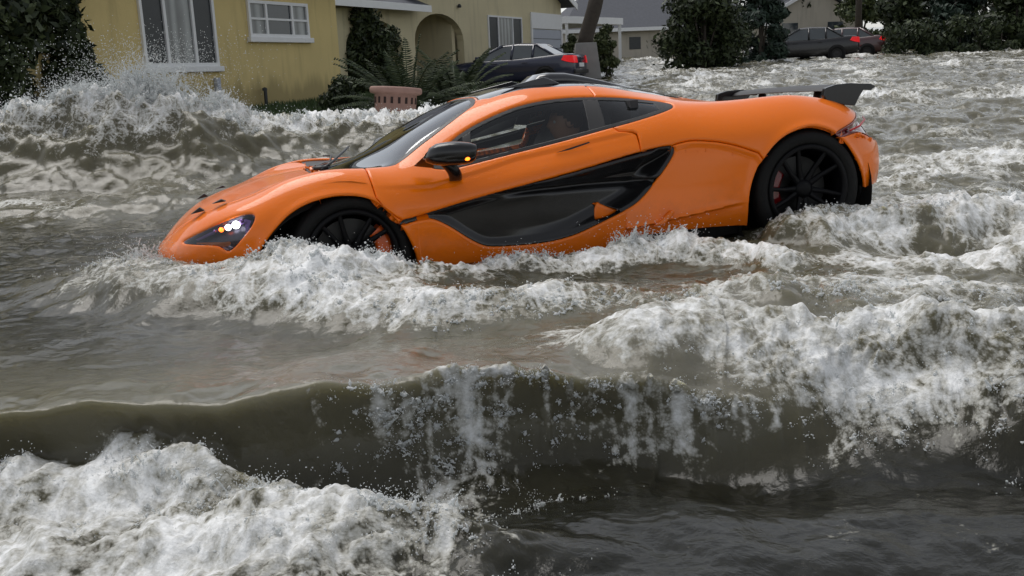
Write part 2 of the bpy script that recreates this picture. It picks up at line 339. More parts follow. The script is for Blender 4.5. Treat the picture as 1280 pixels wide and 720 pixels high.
# ------------------------------------------------------------------ the sports car: body lofted from cross-sections
# x : (A y,z) (B) (C) (D) (E) (F) G z
ST=[
(1.01,.16,.20,.20,.26,.21,.31,.19,.35,.15,.375,.08,.385,.39),
(.97,.34,.16,.40,.24,.42,.32,.39,.375,.32,.41,.18,.43,.435),
(.90,.48,.14,.55,.25,.58,.34,.55,.42,.45,.47,.25,.50,.51),
(.75,.64,.13,.71,.26,.745,.38,.73,.48,.64,.56,.40,.60,.612),
(.50,.80,.12,.86,.27,.905,.42,.89,.55,.80,.64,.47,.675,.695),
(.25,.87,.12,.925,.30,.96,.45,.945,.61,.82,.742,.47,.728,.742),
(.05,.88,.12,.935,.30,.965,.46,.95,.64,.83,.77,.52,.742,.755),
(-.20,.88,.13,.93,.30,.955,.46,.94,.62,.81,.75,.62,.765,.805),
(-.50,.87,.13,.90,.30,.915,.47,.905,.63,.80,.738,.58,.90,.94),
(-.90,.86,.13,.885,.30,.89,.47,.885,.65,.80,.765,.54,1.04,1.095),
(-1.20,.86,.13,.885,.30,.89,.48,.885,.69,.80,.803,.53,1.09,1.142),
(-1.50,.87,.13,.90,.30,.90,.50,.89,.73,.80,.855,.52,1.085,1.137),
(-1.90,.89,.14,.94,.30,.945,.53,.91,.77,.78,.925,.49,1.02,1.09),
(-2.25,.90,.16,.96,.32,.975,.54,.945,.77,.77,.930,.46,.955,1.00),
(-2.67,.90,.20,.965,.36,.985,.55,.955,.77,.75,.948,.45,.905,.90),
(-3.00,.86,.24,.925,.36,.945,.53,.91,.73,.71,.900,.42,.86,.84),
(-3.20,.78,.28,.84,.37,.865,.52,.83,.68,.65,.830,.40,.81,.79),
(-3.30,.70,.30,.75,.38,.775,.51,.745,.64,.60,.760,.40,.76,.75),
]
def pchip(x,y,xq):
    h=np.diff(x);d=np.diff(y,axis=0)/h[:,None]
    m=np.zeros_like(y)
    for k in range(1,len(x)-1):
        w1=2*h[k]+h[k-1];w2=h[k]+2*h[k-1]
        ok=(d[k-1]*d[k])>0
        with np.errstate(divide='ignore',invalid='ignore'):
            hm=(w1+w2)/(w1/d[k-1]+w2/d[k])
        m[k]=np.where(ok,hm,0)
    m[0]=d[0];m[-1]=d[-1]
    i=np.clip(np.searchsorted(x,xq)-1,0,len(x)-2);t=((xq-x[i])/h[i])[:,None];H=h[i][:,None]
    return (2*t**3-3*t**2+1)*y[i]+(t**3-2*t**2+t)*H*m[i]+(-2*t**3+3*t**2)*y[i+1]+(t**3-t**2)*H*m[i+1]
def loft(nx=860,nt=260):
    T=np.array(ST)[::-1];xs=T[:,0];xq=np.linspace(xs[0],xs[-1],nx)
    C=pchip(xs,T[:,1:],xq)
    pts=np.stack([C[:,0:12:2],C[:,1:12:2]],2)           # nx,6,2
    G=np.stack([np.zeros(nx),C[:,12]],1)[:,None]
    mir=pts[:,-1:]*[-1,1]
    first=2*pts[:,:1]-pts[:,1:2]
    Q=np.concatenate([first,pts,G,mir],1)               # nx,9,2
    # centripetal catmull-rom
    dd=np.sqrt(np.linalg.norm(np.diff(Q,axis=1),axis=2))
    k=np.concatenate([np.zeros((nx,1)),np.cumsum(dd,1)],1)
    # allot samples by mean length
    L=np.linalg.norm(np.diff(Q[:,1:8],axis=1),axis=2).mean(0)
    n=np.maximum(4,np.round(L/L.sum()*nt).astype(int))
    out=[]
    for s in range(6):
        t0,t1,t2,t3=[k[:,s+j][:,None,None] for j in range(4)]
        P0,P1,P2,P3=[Q[:,s+j][:,None] for j in range(4)]
        u=np.linspace(0,1,n[s]+1)[:-1] if s<5 else np.linspace(0,1,n[s]+1)
        t=t1+(t2-t1)*u[None,:,None]
        A1=(t1-t)/(t1-t0)*P0+(t-t0)/(t1-t0)*P1;A2=(t2-t)/(t2-t1)*P1+(t-t1)/(t2-t1)*P2;A3=(t3-t)/(t3-t2)*P2+(t-t2)/(t3-t2)*P3
        B1=(t2-t)/(t2-t0)*A1+(t-t0)/(t2-t0)*A2;B2=(t3-t)/(t3-t1)*A2+(t-t1)/(t3-t1)*A3
        out.append((t2-t)/(t2-t1)*B1+(t-t1)/(t2-t1)*B2)
    S=np.concatenate(out,1)
    V=np.concatenate([np.broadcast_to(xq[:,None,None],S.shape[:2]+(1,)),S],2)
    # fair along x and round the creases a little
    def sm(V,ax,it):
        for _ in range(it):
            W=V.copy()
            sl=[slice(None)]*3;a=list(sl);b=list(sl);c=list(sl);a[ax]=slice(0,-2);b[ax]=slice(1,-1);c[ax]=slice(2,None)
            W[tuple(b)]=.25*V[tuple(a)]+.5*V[tuple(b)]+.25*V[tuple(c)];V=W
        return V
    y,z=V[...,1:2],V[...,2:3]
    YZ=np.concatenate([y,z],2)
    YZ=sm(YZ,0,115)
    e=np.concatenate([YZ,YZ[:,-19:-1][:,::-1]*[-1,1]],1);e=sm(e,1,19);YZ=e[:,:YZ.shape[1]]
    V=np.concatenate([V[...,:1],YZ],2)
    return V

def poly_sd(U, V, pts):
    """signed distance to a closed outline, negative inside"""
    P = np.array(pts, float); d = np.full(U.shape, 1e9); ins = np.zeros(U.shape, bool)
    for a, b in zip(P, np.roll(P, -1, 0)):
        ex, ey = b-a; t = np.clip(((U-a[0])*ex+(V-a[1])*ey)/(ex*ex+ey*ey+1e-12), 0, 1)
        d = np.minimum(d, np.hypot(U-a[0]-t*ex, V-a[1]-t*ey))
        c = ((a[1] > V) != (b[1] > V)); xi = a[0]+(V-a[1])*ex/(ey if abs(ey) > 1e-12 else 1e-12); ins ^= c & (U < xi)
    return np.where(ins, -d, d)
def smooth_poly(pts, n=3):
    """Chaikin corner rounding of a closed outline"""
    P = np.array(pts, float)
    for _ in range(n):
        Q = np.roll(P, -1, 0); P = np.stack([.75*P+.25*Q, .25*P+.75*Q], 1).reshape(-1, 2)
    return P
def clip_mesh(V, F, d):
    """cut a triangle mesh along d = 0; V carries any number of columns. Returns (inside, outside)"""
    s = d < 0; k = s[F].sum(1)
    full_in, full_out = F[k == 3], F[k == 0]; mixed = F[(k == 1) | (k == 2)]
    if len(mixed):
        sm_ = s[mixed]; lone_in = sm_.sum(1) == 1
        lone = np.where(lone_in, sm_.argmax(1), (~sm_).argmax(1))
        r = np.stack([lone, (lone+1) % 3, (lone+2) % 3], 1); T = np.take_along_axis(mixed, r, 1)
        a, b, c = T.T; nv = len(V)
        def edge(p, q): lo, hi = np.minimum(p, q), np.maximum(p, q); return lo*np.int64(nv)+hi
        e1, e2 = edge(a, b), edge(a, c); ue, inv = np.unique(np.concatenate([e1, e2]), return_inverse=True)
        lo, hi = ue//nv, ue % nv; t = (d[lo]/(d[lo]-d[hi]))[:, None]
        V = np.concatenate([V, V[lo]*(1-t)+V[hi]*t]); i1, i2 = nv+inv[:len(e1)], nv+inv[len(e1):]
        tip = np.stack([a, i1, i2], 1); q1 = np.stack([i1, b, c], 1); q2 = np.stack([i1, c, i2], 1)
        full_in = np.concatenate([full_in, tip[lone_in], q1[~lone_in], q2[~lone_in]])
        full_out = np.concatenate([full_out, tip[~lone_in], q1[lone_in], q2[lone_in]])
    def comp(F_):
        if not len(F_): return V[:0], F_
        u, i = np.unique(F_, return_inverse=True); return V[u], i.reshape(F_.shape)
    return comp(full_in), comp(full_out)

# outlines in the car's own metres: side ones in (x, z), top ones in (x, y)
O_WIN = [(-.494,.735),(-.584,.722),(-.71,.738),(-.947,.772),(-1.225,.811),(-1.518,.860),(-1.712,.892),(-1.907,.932),(-1.965,.952),(-1.949,.975),(-1.803,1.006),(-1.608,1.034),(-1.316,1.052),(-1.072,1.030),(-.898,.982),(-.717,.915),(-.612,.852),(-.543,.80),(-.487,.75)]
O_FARWIN = [(-.98,.82),(-1.02,.725),(-1.08,.715),(-1.46,.735),(-1.505,.76),(-1.515,.92)]
O_SHIELD = [(.10,-.2),(.10,0),(.075,.35),(.02,.58),(-.10,.71),(-.23,.755),(-.29,.752),(-.34,.715),(-.438,.658),(-.571,.605),(-.738,.528),(-.855,.455),(-.885,.25),(-.895,0),(-.895,-.2)]
O_ROOF = [(-.912,-.2),(-.912,0),(-.902,.25),(-.872,.452),(-1.1,.462),(-1.5,.455),(-1.95,.42),(-2.2,.36),(-2.26,.2),(-2.28,0),(-2.28,-.2)]
O_SCOOP = [(-.255,.478),(-.258,.482),(-.285,.489),(-.362,.496),(-.62,.542),(-.905,.587),(-1.274,.640),(-1.608,.709),(-1.80,.738),(-1.862,.735),(-1.862,.70),(-1.831,.651),(-1.747,.551),(-1.65,.453),(-1.587,.412),(-1.469,.365),(-1.323,.312),(-1.232,.282),(-1.065,.262),(-.877,.270),(-.775,.278),(-.717,.292),(-.633,.346),(-.55,.416),(-.452,.477),(-.396,.481),(-.299,.466),(-.262,.462),(-.250,.466)]
O_LIGHT = [(.858,.462),(.79,.497),(.74,.519),(.662,.555),(.557,.591),(.49,.603),(.462,.592),(.478,.55),(.537,.484),(.612,.412),(.640,.430),(.669,.452),(.794,.458)]
O_ARCHF = [(.52,.0),(.478,.372),(.446,.433),(.369,.519),(.279,.596),(.154,.642),(.007,.653),(-.139,.618),(-.231,.522),(-.302,.404),(-.348,.26),(-.36,.0)]
O_ARCHR = [(-2.30,.0),(-2.295,.2),(-2.288,.38),(-2.325,.512),(-2.39,.621),(-2.50,.718),(-2.639,.762),(-2.75,.767),(-2.882,.717),(-2.975,.618),(-3.06,.488),(-3.11,.35),(-3.16,.2),(-3.16,.0)]
O_TAIL = [(-3.36,.90),(-3.24,.835),(-3.17,.80),(-3.08,.768),(-2.98,.742),(-2.90,.722),(-2.87,.703),(-2.925,.683),(-3.0,.700),(-3.06,.706),(-3.13,.69),(-3.22,.65),(-3.36,.62)]
O_QUART = [(-1.80,.70),(-1.84,.735),(-1.93,.752),(-1.991,.752),(-2.07,.742),(-2.151,.726),(-2.26,.69),(-2.42,.62),(-2.42,.0),(-1.5,.0),(-1.5,.40),(-1.60,.47),(-1.70,.56),(-1.76,.64)]
O_DOOR = [(-.135,1.2),(-.135,.78),(-.139,.754),(-.148,.68),(-.158,.598),(-.27,.487),(-.34,.47),(-.8,.50),(-1.3,.58),(-1.66,.66),(-1.668,.79),(-1.664,.828),(-1.60,.836),(-1.562,.84),(-1.531,.90),(-1.525,1.0),(-1.527,1.045),(-1.527,1.3),(-.5,1.3)]
O_HOOD = [(.985,-.2),(.985,.06),(.93,.26),(.82,.45),(.70,.56),(.52,.655),(.38,.70),(.22,.715),(.12,.70),(.06,.58),(.11,.36),(.13,0),(.13,-.2)]
O_COWL = [(.13,-.2),(.13,0),(.11,.36),(.06,.58),(.12,.70),(.20,.715),(.13,.735),(-.02,.735),(-.14,.722),(-.10,.70),(.02,.58),(.075,.35),(.10,0),(.10,-.2)]

PAINT, tpt, ppt, opt = nodes('orange_paint')
ppt.inputs['Base Color'].default_value = (.84, .150, .001, 1); ppt.inputs['Roughness'].default_value = .38; ppt.inputs['Metallic'].default_value = 0
ppt.inputs['Specular IOR Level'].default_value = .12; ppt.inputs['Coat Weight'].default_value = .7; ppt.inputs['Coat Roughness'].default_value = .035
_tc = N(tpt, 'ShaderNodeTexCoord'); _n = N(tpt, 'ShaderNodeTexNoise'); _n.inputs['Scale'].default_value = 170; _n.inputs['Detail'].default_value = 2
tpt.links.new(_tc.outputs['Object'], _n.inputs['Vector']); _r2 = N(tpt, 'ShaderNodeMapRange'); _r2.inputs[1].default_value = .62; _r2.inputs[2].default_value = .72
tpt.links.new(_n.outputs['Fac'], _r2.inputs[0]); _b = N(tpt, 'ShaderNodeBump'); _b.inputs['Strength'].default_value = .5; _b.inputs['Distance'].default_value = .002
tpt.links.new(_r2.outputs[0], _b.inputs['Height']); tpt.links.new(_b.outputs[0], ppt.inputs['Coat Normal'])      # water beads
CARBON = simple('gloss_black', (.008, .008, .009), .2, coat=.15)
BLACK = simple('satin_black', (.010, .010, .011), .45)
DARK = simple('underbody', (.008, .008, .008), .8)
ROOFM = simple('roof_black', (.012, .012, .015), .14, coat=.9)
TYRE = simple('tyre_rubber', (.006, .006, .006), .6, spec=.2, bump=.3, bscale=90)
RIMM = simple('dark_rim', (.004, .004, .005), .45, spec=.15)
DISCM = simple('brake_disc', (.03, .03, .03), .4, metal=.7)
GLASS = glass_mat('car_glass', (.90, .95, .93)); SHIELD = glass_mat('shield_glass', (.62, .70, .66), ior=2.4); LENS = glass_mat('lens_glass', (.7, .72, .75))
HOUSING = simple('lamp_housing', (.07, .065, .085), .25, metal=.5, var=.5, scale=25)
CALIPER = simple('caliper_orange', (.80, .12, .01), .35, coat=.5)
REDL = simple('red_lens', (.16, .004, .006), .12, coat=1)
AMBER = emit_mat('amber_lamp', (1., .13, .008), 5); LEDW = emit_mat('white_led', (.95, .93, 1.), 5); VIOL = simple('lamp_violet', (.28, .16, .42), .2, metal=.6)
SEATM = simple('seat_fabric', (.045, .045, .048), .7, bump=.3)

# splashed dirt low on the flanks, film of water breaking up the gloss
def dirty_paint():
    t = tpt; L = t.links.new; sp = N(t, 'ShaderNodeSeparateXYZ'); L(_tc.outputs['Object'], sp.inputs[0])
    n = N(t, 'ShaderNodeTexNoise'); n.inputs['Scale'].default_value = 5; n.inputs['Detail'].default_value = 9; n.inputs['Roughness'].default_value = .7; L(_tc.outputs['Object'], n.inputs['Vector'])
    a = N(t, 'ShaderNodeMath', operation='MULTIPLY_ADD'); L(n.outputs['Fac'], a.inputs[0]); a.inputs[1].default_value = -.75; L(sp.outputs['Z'], a.inputs[2])
    d = N(t, 'ShaderNodeMapRange', interpolation_type='SMOOTHSTEP'); L(a.outputs[0], d.inputs[0]); d.inputs[1].default_value = .16; d.inputs[2].default_value = -.12; d.inputs[4].default_value = .32
    mx = N(t, 'ShaderNodeMix', data_type='RGBA'); L(d.outputs[0], mx.inputs['Factor']); mx.inputs['A'].default_value = (.95, .190, .0, 1); mx.inputs['B'].default_value = (.42, .10, .015, 1); L(mx.outputs['Result'], ppt.inputs['Base Color'])
    r = N(t, 'ShaderNodeMapRange'); L(n.outputs['Fac'], r.inputs[0]); r.inputs[1].default_value = .35; r.inputs[2].default_value = .75; r.inputs[3].default_value = .02; r.inputs[4].default_value = .08; L(r.outputs[0], ppt.inputs['Coat Roughness'])
dirty_paint()
sports_car = empty('sports_car'); tag(sports_car, 'bright orange low sports car ploughing nose down through the flood', 'car')
_M = Matrix.Identity(4)
for _i in range(3):
    for _j in range(3): _M[_j][_i] = float(CAR_AX[_i][_j])
    _M[_i][3] = float(CAR_T[_i])
sports_car.matrix_world = _M

def lip(d, r): return -(r-np.sqrt(np.maximum(r*r-np.clip(r-d, 0, r)**2, 0)))
def make_car_shell():
    L = loft(); nx, ny = L.shape[:2]
    du = np.gradient(L, axis=0); dv = np.gradient(L, axis=1); Nn = np.cross(dv, du); Nn /= np.linalg.norm(Nn, axis=2, keepdims=True)+1e-9
    if Nn[nx//2, ny//3, 1] < 0: Nn = -Nn
    Nn[:, -1, 1] = 0
    A = np.concatenate([L, Nn], 2).reshape(-1, 6)
    i = (np.arange(nx-1)[:, None]*ny+np.arange(ny-1)[None]).ravel()
    T = np.concatenate([np.stack([i, i+1, i+ny], 1), np.stack([i+1, i+ny+1, i+ny], 1)])
    # orientation: outward
    p = A[T[:, :3], :3]; fn = np.cross(p[:, 1]-p[:, 0], p[:, 2]-p[:, 0]); flip = (fn*A[T[:, 0], 3:]).sum(1) < 0
    T[flip] = T[flip][:, ::-1]
    side = lambda V, o, n=2: np.where(V[:, 1] > .42, poly_sd(V[:, 0], V[:, 2], smooth_poly(o, n) if n else o), 9.)
    top = lambda V, o, n=2: np.where(V[:, 2] > .36, poly_sd(V[:, 0], V[:, 1], smooth_poly(o, n) if n else o), 9.)
    def cut(S, d): return clip_mesh(S[0], S[1], d)
    S = (A, T)
    _, S = cut(S, side(A, O_ARCHF)); _, S = cut(S, side(S[0], O_ARCHR))
    base = S
    arch = lambda V: np.minimum(side(V, O_ARCHF), side(V, O_ARCHR))
    def finish(S, name, mat, edges, thick=.02, r=.012, disp=None, mirror='both', parent=None, two=True, label=None):
        V, F = S
        if not len(F): return []
        g = np.full(len(V), 9.)
        for e in edges: g = np.minimum(g, np.abs(e(V)))
        D = lip(g, r) if r else np.zeros(len(V))
        if disp is not None: D = D+disp(V)
        D = D+np.where(V[:, 1] > .6, .010*np.exp(-(np.clip(arch(V), 0, 9)/.028)**2), 0)*(1 if mat is PAINT else 0)   # flared arch lip
        P = V[:, :3]+V[:, 3:6]*D[:, None]; out = []
        def mk(P, F):
            me = np_mesh(name, P, F); o = link(name, me, mat, parent or sports_car)
            if thick:
                so = o.modifiers.new('thickness', 'SOLIDIFY'); so.thickness = thick; so.offset = -1; so.use_even_offset = False
            if label: o['label'] = label
            out.append(o); return o
        Pm = P*[1, -1, 1]
        if mirror == 'one':                      # one part across the middle of the car
            P[np.abs(P[:, 1]) < 1e-5, 1] = 0
            mid = np.where(P[:, 1] == 0)[0]; n = len(P); idx = np.arange(n)+n; idx[mid] = mid
            mk(np.concatenate([P, P*[1, -1, 1]]), np.concatenate([F, idx[F][:, ::-1]]))
        else:
            if mirror != 'far': mk(P, F)
            if mirror != 'near': mk(Pm, F[:, ::-1])
        return out
    win = lambda V: side(V, O_WIN); shield = lambda V: top(V, O_SHIELD, 1); roof = lambda V: top(V, O_ROOF, 1)
    scoop = lambda V: side(V, O_SCOOP, 2); light = lambda V: side(V, O_LIGHT, 2); tail = lambda V: side(V, O_TAIL, 1)
    quart = lambda V: side(V, O_QUART, 2); door = lambda V: side(V, O_DOOR, 1); hood = lambda V: top(V, O_HOOD, 1); cowl = lambda V: top(V, O_COWL, 1)
    # dark inner shell with the openings left out
    B = base
    for f in (win, shield, scoop):
        _, B = cut(B, f(B[0])-.004)
    farw = lambda V: side(V, O_FARWIN, 1)                 # the right-hand pane reaches lower
    shell_disp = lambda V: -.085+0*V[:, 0]
    finish(B, 'underbody', DARK, [], thick=0, r=0, disp=shell_disp, mirror='near'); finish(cut(B, farw(B[0]))[1], 'underbody', DARK, [], thick=0, r=0, disp=shell_disp, mirror='far')
    fp = cut(base, farw(base[0]))[0]; fp = cut(fp, win(fp[0])-.001)[1]; finish(fp, 'door_glass', GLASS, [], thick=0, r=0, disp=lambda V: -.009+0*V[:, 0], mirror='far')
    # glass
    W, S = cut(S, win(S[0]))
    gl, fr = cut(W, win(W[0])+.017)
    div = lambda V: poly_sd(V[:, 0], V[:, 2], [(-.722,1.0),(-.77,1.0),(-.708,.70),(-.668,.70)])
    bp = lambda V: poly_sd(V[:, 0], V[:, 2], [(-1.478,1.2),(-1.56,1.2),(-1.50,.80),(-1.40,.80)])
    d1, gl = cut(gl, div(gl[0])); d2, gl = cut(gl, bp(gl[0]))
    tailg = lambda V: -V[:, 0]-1.86                                  # the dark tip of the quarter window
    d3, gl = cut(gl, -tailg(gl[0]))
    front = lambda V: V[:, 0]+1.52
    rearp, frontp = cut(gl, front(gl[0])); 
    for q, nm in ((fr, 'window_frame'), (d1, 'window_divider'), (d2, 'window_pillar'), (d3, 'window_corner')):
        finish(q, nm, BLACK, [], thick=.012, r=0, disp=lambda V: -.006+0*V[:, 0], mirror='near'); finish(cut(q, farw(q[0]))[1], nm, BLACK, [], thick=.012, r=0, disp=lambda V: -.006+0*V[:, 0], mirror='far')
    finish(frontp, 'door_glass', GLASS, [], thick=0, r=0, disp=lambda V: -.009+0*V[:, 0])
    finish(rearp, 'quarter_glass', GLASS, [], thick=0, r=0, disp=lambda V: -.009+0*V[:, 0])
    C_, S = cut(S, cowl(S[0])); finish(C_, 'cowl', BLACK, [], disp=lambda V: -.012+0*V[:, 0], mirror='one')
    W, S = cut(S, shield(S[0])); gl, fr = cut(W, shield(W[0])+.028)
    finish(fr, 'windshield_border', BLACK, [], thick=.01, r=0, disp=lambda V: -.004+0*V[:, 0], mirror='one')
    finish(gl, 'windshield', SHIELD, [], thick=0, r=0, disp=lambda V: -.005+0*V[:, 0], mirror='one')
    Rf, S = cut(S, roof(S[0])); finish(Rf, 'roof_panel', ROOFM, [roof], disp=lambda V: -.002+0*V[:, 0], r=.008, mirror='one')
    # scoop
    K, S = cut(S, scoop(S[0]))
    def sdisp(V):
        e = -scoop(V); dep = .018+.075*sstep(-.7, -1.72, V[:, 0])*sstep(0, .10, e)+.02*sstep(0, .05, e)
        shelf = poly_sd(V[:, 0], V[:, 2], [(-1.02,.615),(-1.62,.712),(-1.79,.735),(-1.66,.60),(-1.50,.588),(-1.02,.582)])
        dep = dep-.035*sstep(.0, -.03, shelf)
        dep = dep+.03*np.exp(-((V[:, 2]-.555-.02*(V[:, 0]+1.2))/.018)**2)*sstep(-.6, -1.1, V[:, 0])
        return -dep
    tong_o = [(-1.375,.345),(-1.388,.40),(-1.402,.445),(-1.415,.456),(-1.44,.436),(-1.52,.405),(-1.53,.39),(-1.46,.358)]
    tong = lambda V: side(V, tong_o, 1)
    K1, K = cut(K, tong(K[0])); finish(K, 'side_scoop', CARBON, [], thick=.004, r=0, disp=sdisp)
    finish(K1, 'scoop_fin', PAINT, [tong], thick=.02, r=.012, disp=lambda V: -.075+0*V[:, 0])
    # lamps
    H, S = cut(S, light(S[0]))
    def hd(V):
        e = -light(V); return -.010-.042*sstep(.001, .012, e)
    hl = finish(H, 'headlight', HOUSING, [], thick=.004, r=0, disp=hd)
    led_o = smooth_poly([(.665,.520),(.60,.540),(.55,.552),(.535,.540),(.56,.522),(.62,.505),(.665,.505)], 1)
    k1, _ = cut(H, poly_sd(H[0][:, 0], H[0][:, 2], led_o))
    k2, _ = cut(H, poly_sd(H[0][:, 0], H[0][:, 2], [(.80,.492),(.66,.548),(.52,.588),(.492,.575),(.53,.50),(.525,.565),(.66,.530),(.78,.48)]))
    k3, _ = cut(H, poly_sd(H[0][:, 0], H[0][:, 2], smooth_poly([(.80,.466),(.70,.468),(.63,.466),(.602,.47),(.600,.452),(.625,.440),(.70,.452)], 1)))
    for sgn, par in ((1, hl[0]), (-1, hl[1])):
        for q, nm, mt, off in ((k2, 'light_tube', VIOL, -.026), (k3, 'lower_blade', PAINT, -.006)):
            V, F = q; P = (V[:, :3]+V[:, 3:6]*off)*[1, sgn, 1]; link(nm, np_mesh(nm, P, F if sgn > 0 else F[:, ::-1]), mt, par)
        for (lx, ly, lz), lr, lm in (((.560,.838,.548),.021,LEDW), ((.600,.815,.537),.017,LEDW), ((.636,.793,.527),.013,AMBER), ((.668,.770,.520),.010,VIOL), ((.53,.852,.567),.012,VIOL)):
            MB().lathe([(0,-lr),(lr*.7,-lr*.7),(lr,0),(lr*.7,lr*.7),(0,lr)], 14, 'y', (lx, sgn*ly, lz)).build('led', lm, par, True)
        V, F = H; P = (V[:, :3]+V[:, 3:6]*-.004)*[1, sgn, 1]; link('lens', np_mesh('lens', P, F if sgn > 0 else F[:, ::-1]), LENS, par)
    Tl, S = cut(S, tail(S[0])); finish(Tl, 'tail_light', REDL, [], thick=.004, r=0, disp=lambda V: -.03*sstep(0, .03, -tail(V)))
    # painted panels
    Hd, S = cut(S, hood(S[0])); finish(Hd, 'hood', PAINT, [hood], r=.010, mirror='one')
    Dr, S = cut(S, door(S[0])-.0);
    crease = lambda V: V[:, 2]-np.interp(-V[:, 0], [.16, .46, .80, .95, 1.19, 1.38, 1.7], [.662, .640, .700, .733, .762, .788, .83])
    def ddisp(V):
        c = crease(V); return .010*np.exp(-(c/.012)**2)*0-.009*sstep(.02, -.004, c)*sstep(-.11, -.03, c)*sstep(-.1, -.4, V[:, 0])
    finish(Dr, 'door', PAINT, [door, win, scoop, shield], thick=.035, disp=ddisp, mirror='near'); finish(cut(Dr, farw(Dr[0]))[1], 'door', PAINT, [door, win, scoop, shield, farw], thick=.035, disp=ddisp, mirror='far')
    Fr, S = cut(S, -(S[0][:, 0]+.36))
    # Fr: ahead of the door's front part; the rest is sill, quarter, deck
    sill_o = [(-.3,.50),(-.55,.46),(-.7,.36),(-.9,.33),(-1.3,.36),(-1.55,.43),(-1.55,.0),(-.3,.0)]
    finish(Fr, 'front_fender', PAINT, [arch, door, light, hood, scoop, cowl], thick=.03)
    sillf = lambda V: side(V, sill_o, 0)
    Sl, S = cut(S, sillf(S[0])); finish(Sl, 'sill', PAINT, [arch, scoop], thick=.05)
    Qr, S = cut(S, quart(S[0]))
    def qdisp(V):
        e = -quart(V)
        lx = np.clip((-V[:, 0]-1.60)/.62, 0, 1); lz = .292+.072*lx; c = V[:, 2]-lz; fade = sstep(2.32, 2.0, -V[:, 0])
        low = .02*np.exp(-np.abs(c)/.012)*(c > 0)*fade-.028*sstep(.008, -.012, c)*fade
        return -.016*sstep(.004, .045, e)*sstep(.25, .5, V[:, 2])+low
    Uq, Qr = cut(Qr, Qr[0][:, 2]-.235+.0*Qr[0][:, 0])
    finish(Qr, 'rear_flank', PAINT, [arch, quart, scoop], thick=.06, r=.016, disp=qdisp)
    finish(Uq, 'rear_sill', BLACK, [], thick=.03, r=0, disp=lambda V: -.05+0*V[:, 0])
    bump_o = [(-2.86,.69),(-2.93,.684),(-3.0,.700),(-3.06,.706),(-3.13,.69),(-3.22,.65),(-3.4,.60),(-3.4,.1),(-2.86,.1)]
    bumper = lambda V: side(V, bump_o, 1)
    Bm, S = cut(S, bumper(S[0])); Ub, Bm = cut(Bm, Bm[0][:, 2]-.37); finish(Ub, 'rear_valance', BLACK, [], thick=.02, r=0, disp=lambda V: -.02+0*V[:, 0])
    finish(Bm, 'rear_bumper', PAINT, [bumper, arch, tail], thick=.02)
    finish(S, 'rear_haunch', PAINT, [arch, quart, roof, tail, scoop, win, door], thick=.04, mirror='one')
make_car_shell()
# ------------------------------------------------------------------ car: wheels, liners, mirrors, wing, cabin
def make_wheel(x, y, z, R, w, side_, steer=0, caliper=True):
    """side_ = +1 for the near (left) side; outer face looks along +y*side_"""
    root = empty('wheel'); root.parent = sports_car; root.location = (x, y, z); root.rotation_euler = (0, 0, steer)
    rr = R*.735
    t = MB().lathe([(rr, -w/2), (R-.025, -w/2), (R-.004, -w/2+.03), (R, -w/4), (R, w/4), (R-.004, w/2-.03), (R-.025, w/2), (rr+.03, w/2), (rr, w/2-.012), (rr, -w/2)], 56, 'y').build('tyre', TYRE, root, True)
    t2 = MB()
    s = side_
    t2.lathe([(rr, -s*w*.45), (rr-.012, -s*w*.4), (rr-.03, s*.1*w), (rr-.014, s*w*.42), (rr+.004, s*w*.47), (rr+.004, s*w*.49), (rr-.022, s*w*.49), (rr-.026, s*w*.38)], 56, 'y')
    for k in range(10):
        a = 2*math.pi*k/10+.15*(k % 2)
        for q in (0,):
            pts = []
            for r_, yy, hw in ((.035, .30, .020), (rr*.5, .36, .013), (rr-.02, .44, .011)):
                ca, sa = math.cos(a+.1*(r_/rr)), math.sin(a+.1*(r_/rr))
                pts.append([(r_*ca-hw*-sa*u, s*w*yy+dy, r_*sa-hw*ca*u) for u, dy in ((-1, -.02*s), (-1, 0), (1, 0), (1, -.02*s))])
            n0 = len(t2.v); t2.v += [p for row in pts for p in row]
            for i in range(2):
                for j in range(4): t2.f.append((n0+i*4+j, n0+i*4+(j+1) % 4, n0+(i+1)*4+(j+1) % 4, n0+(i+1)*4+j))
    t2.lathe([(.0, s*w*.36), (.03, s*w*.36), (.055, s*w*.32), (.06, s*w*.2)], 24, 'y')
    t2.build('rim', RIMM, root, True)
    d = MB().lathe([(.06, -s*.02), (.19, -s*.02), (.19, s*.012), (.06, s*.012)], 40, 'y').build('brake_disc', DISCM, root)
    if caliper:
        c = MB(); a0, a1 = (R_(-10), R_(60)) if x > -1 else (R_(120), R_(190))
        # trailing side of the disc, seen between the spokes
        a0, a1 = (R_(140), R_(205)) if x > -1 else (R_(-25), R_(40))
        prof = [(.135, -s*.045), (.222, -s*.045), (.222, s*.05), (.205, s*.062), (.15, s*.062), (.135, s*.05), (.135, -s*.045)]
        c.lathe(prof, 12, 'y', a0=a0, a1=a1).build('brake_caliper', CALIPER if x > -1 else REDL, root, False, .006)
    return root
make_wheel(-.005, .80, .325, .330, .235, 1, R_(3)); make_wheel(-.005, -.80, .325, .330, .235, -1, R_(3))
make_wheel(-2.70, .795, .40, .352, .30, 1); make_wheel(-2.70, -.795, .40, .352, .30, -1)
for x, z, R, ins in ((.03, .26, .46, .50), (-2.70, .36, .46, .48)):
    for s in (1, -1):
        m = MB().lathe([(.02, s*ins), (R, s*ins), (R, s*.90)], 40, 'y', (x, 0, z)); m.build('wheel_liner', DARK, sports_car, True, fixn=False)

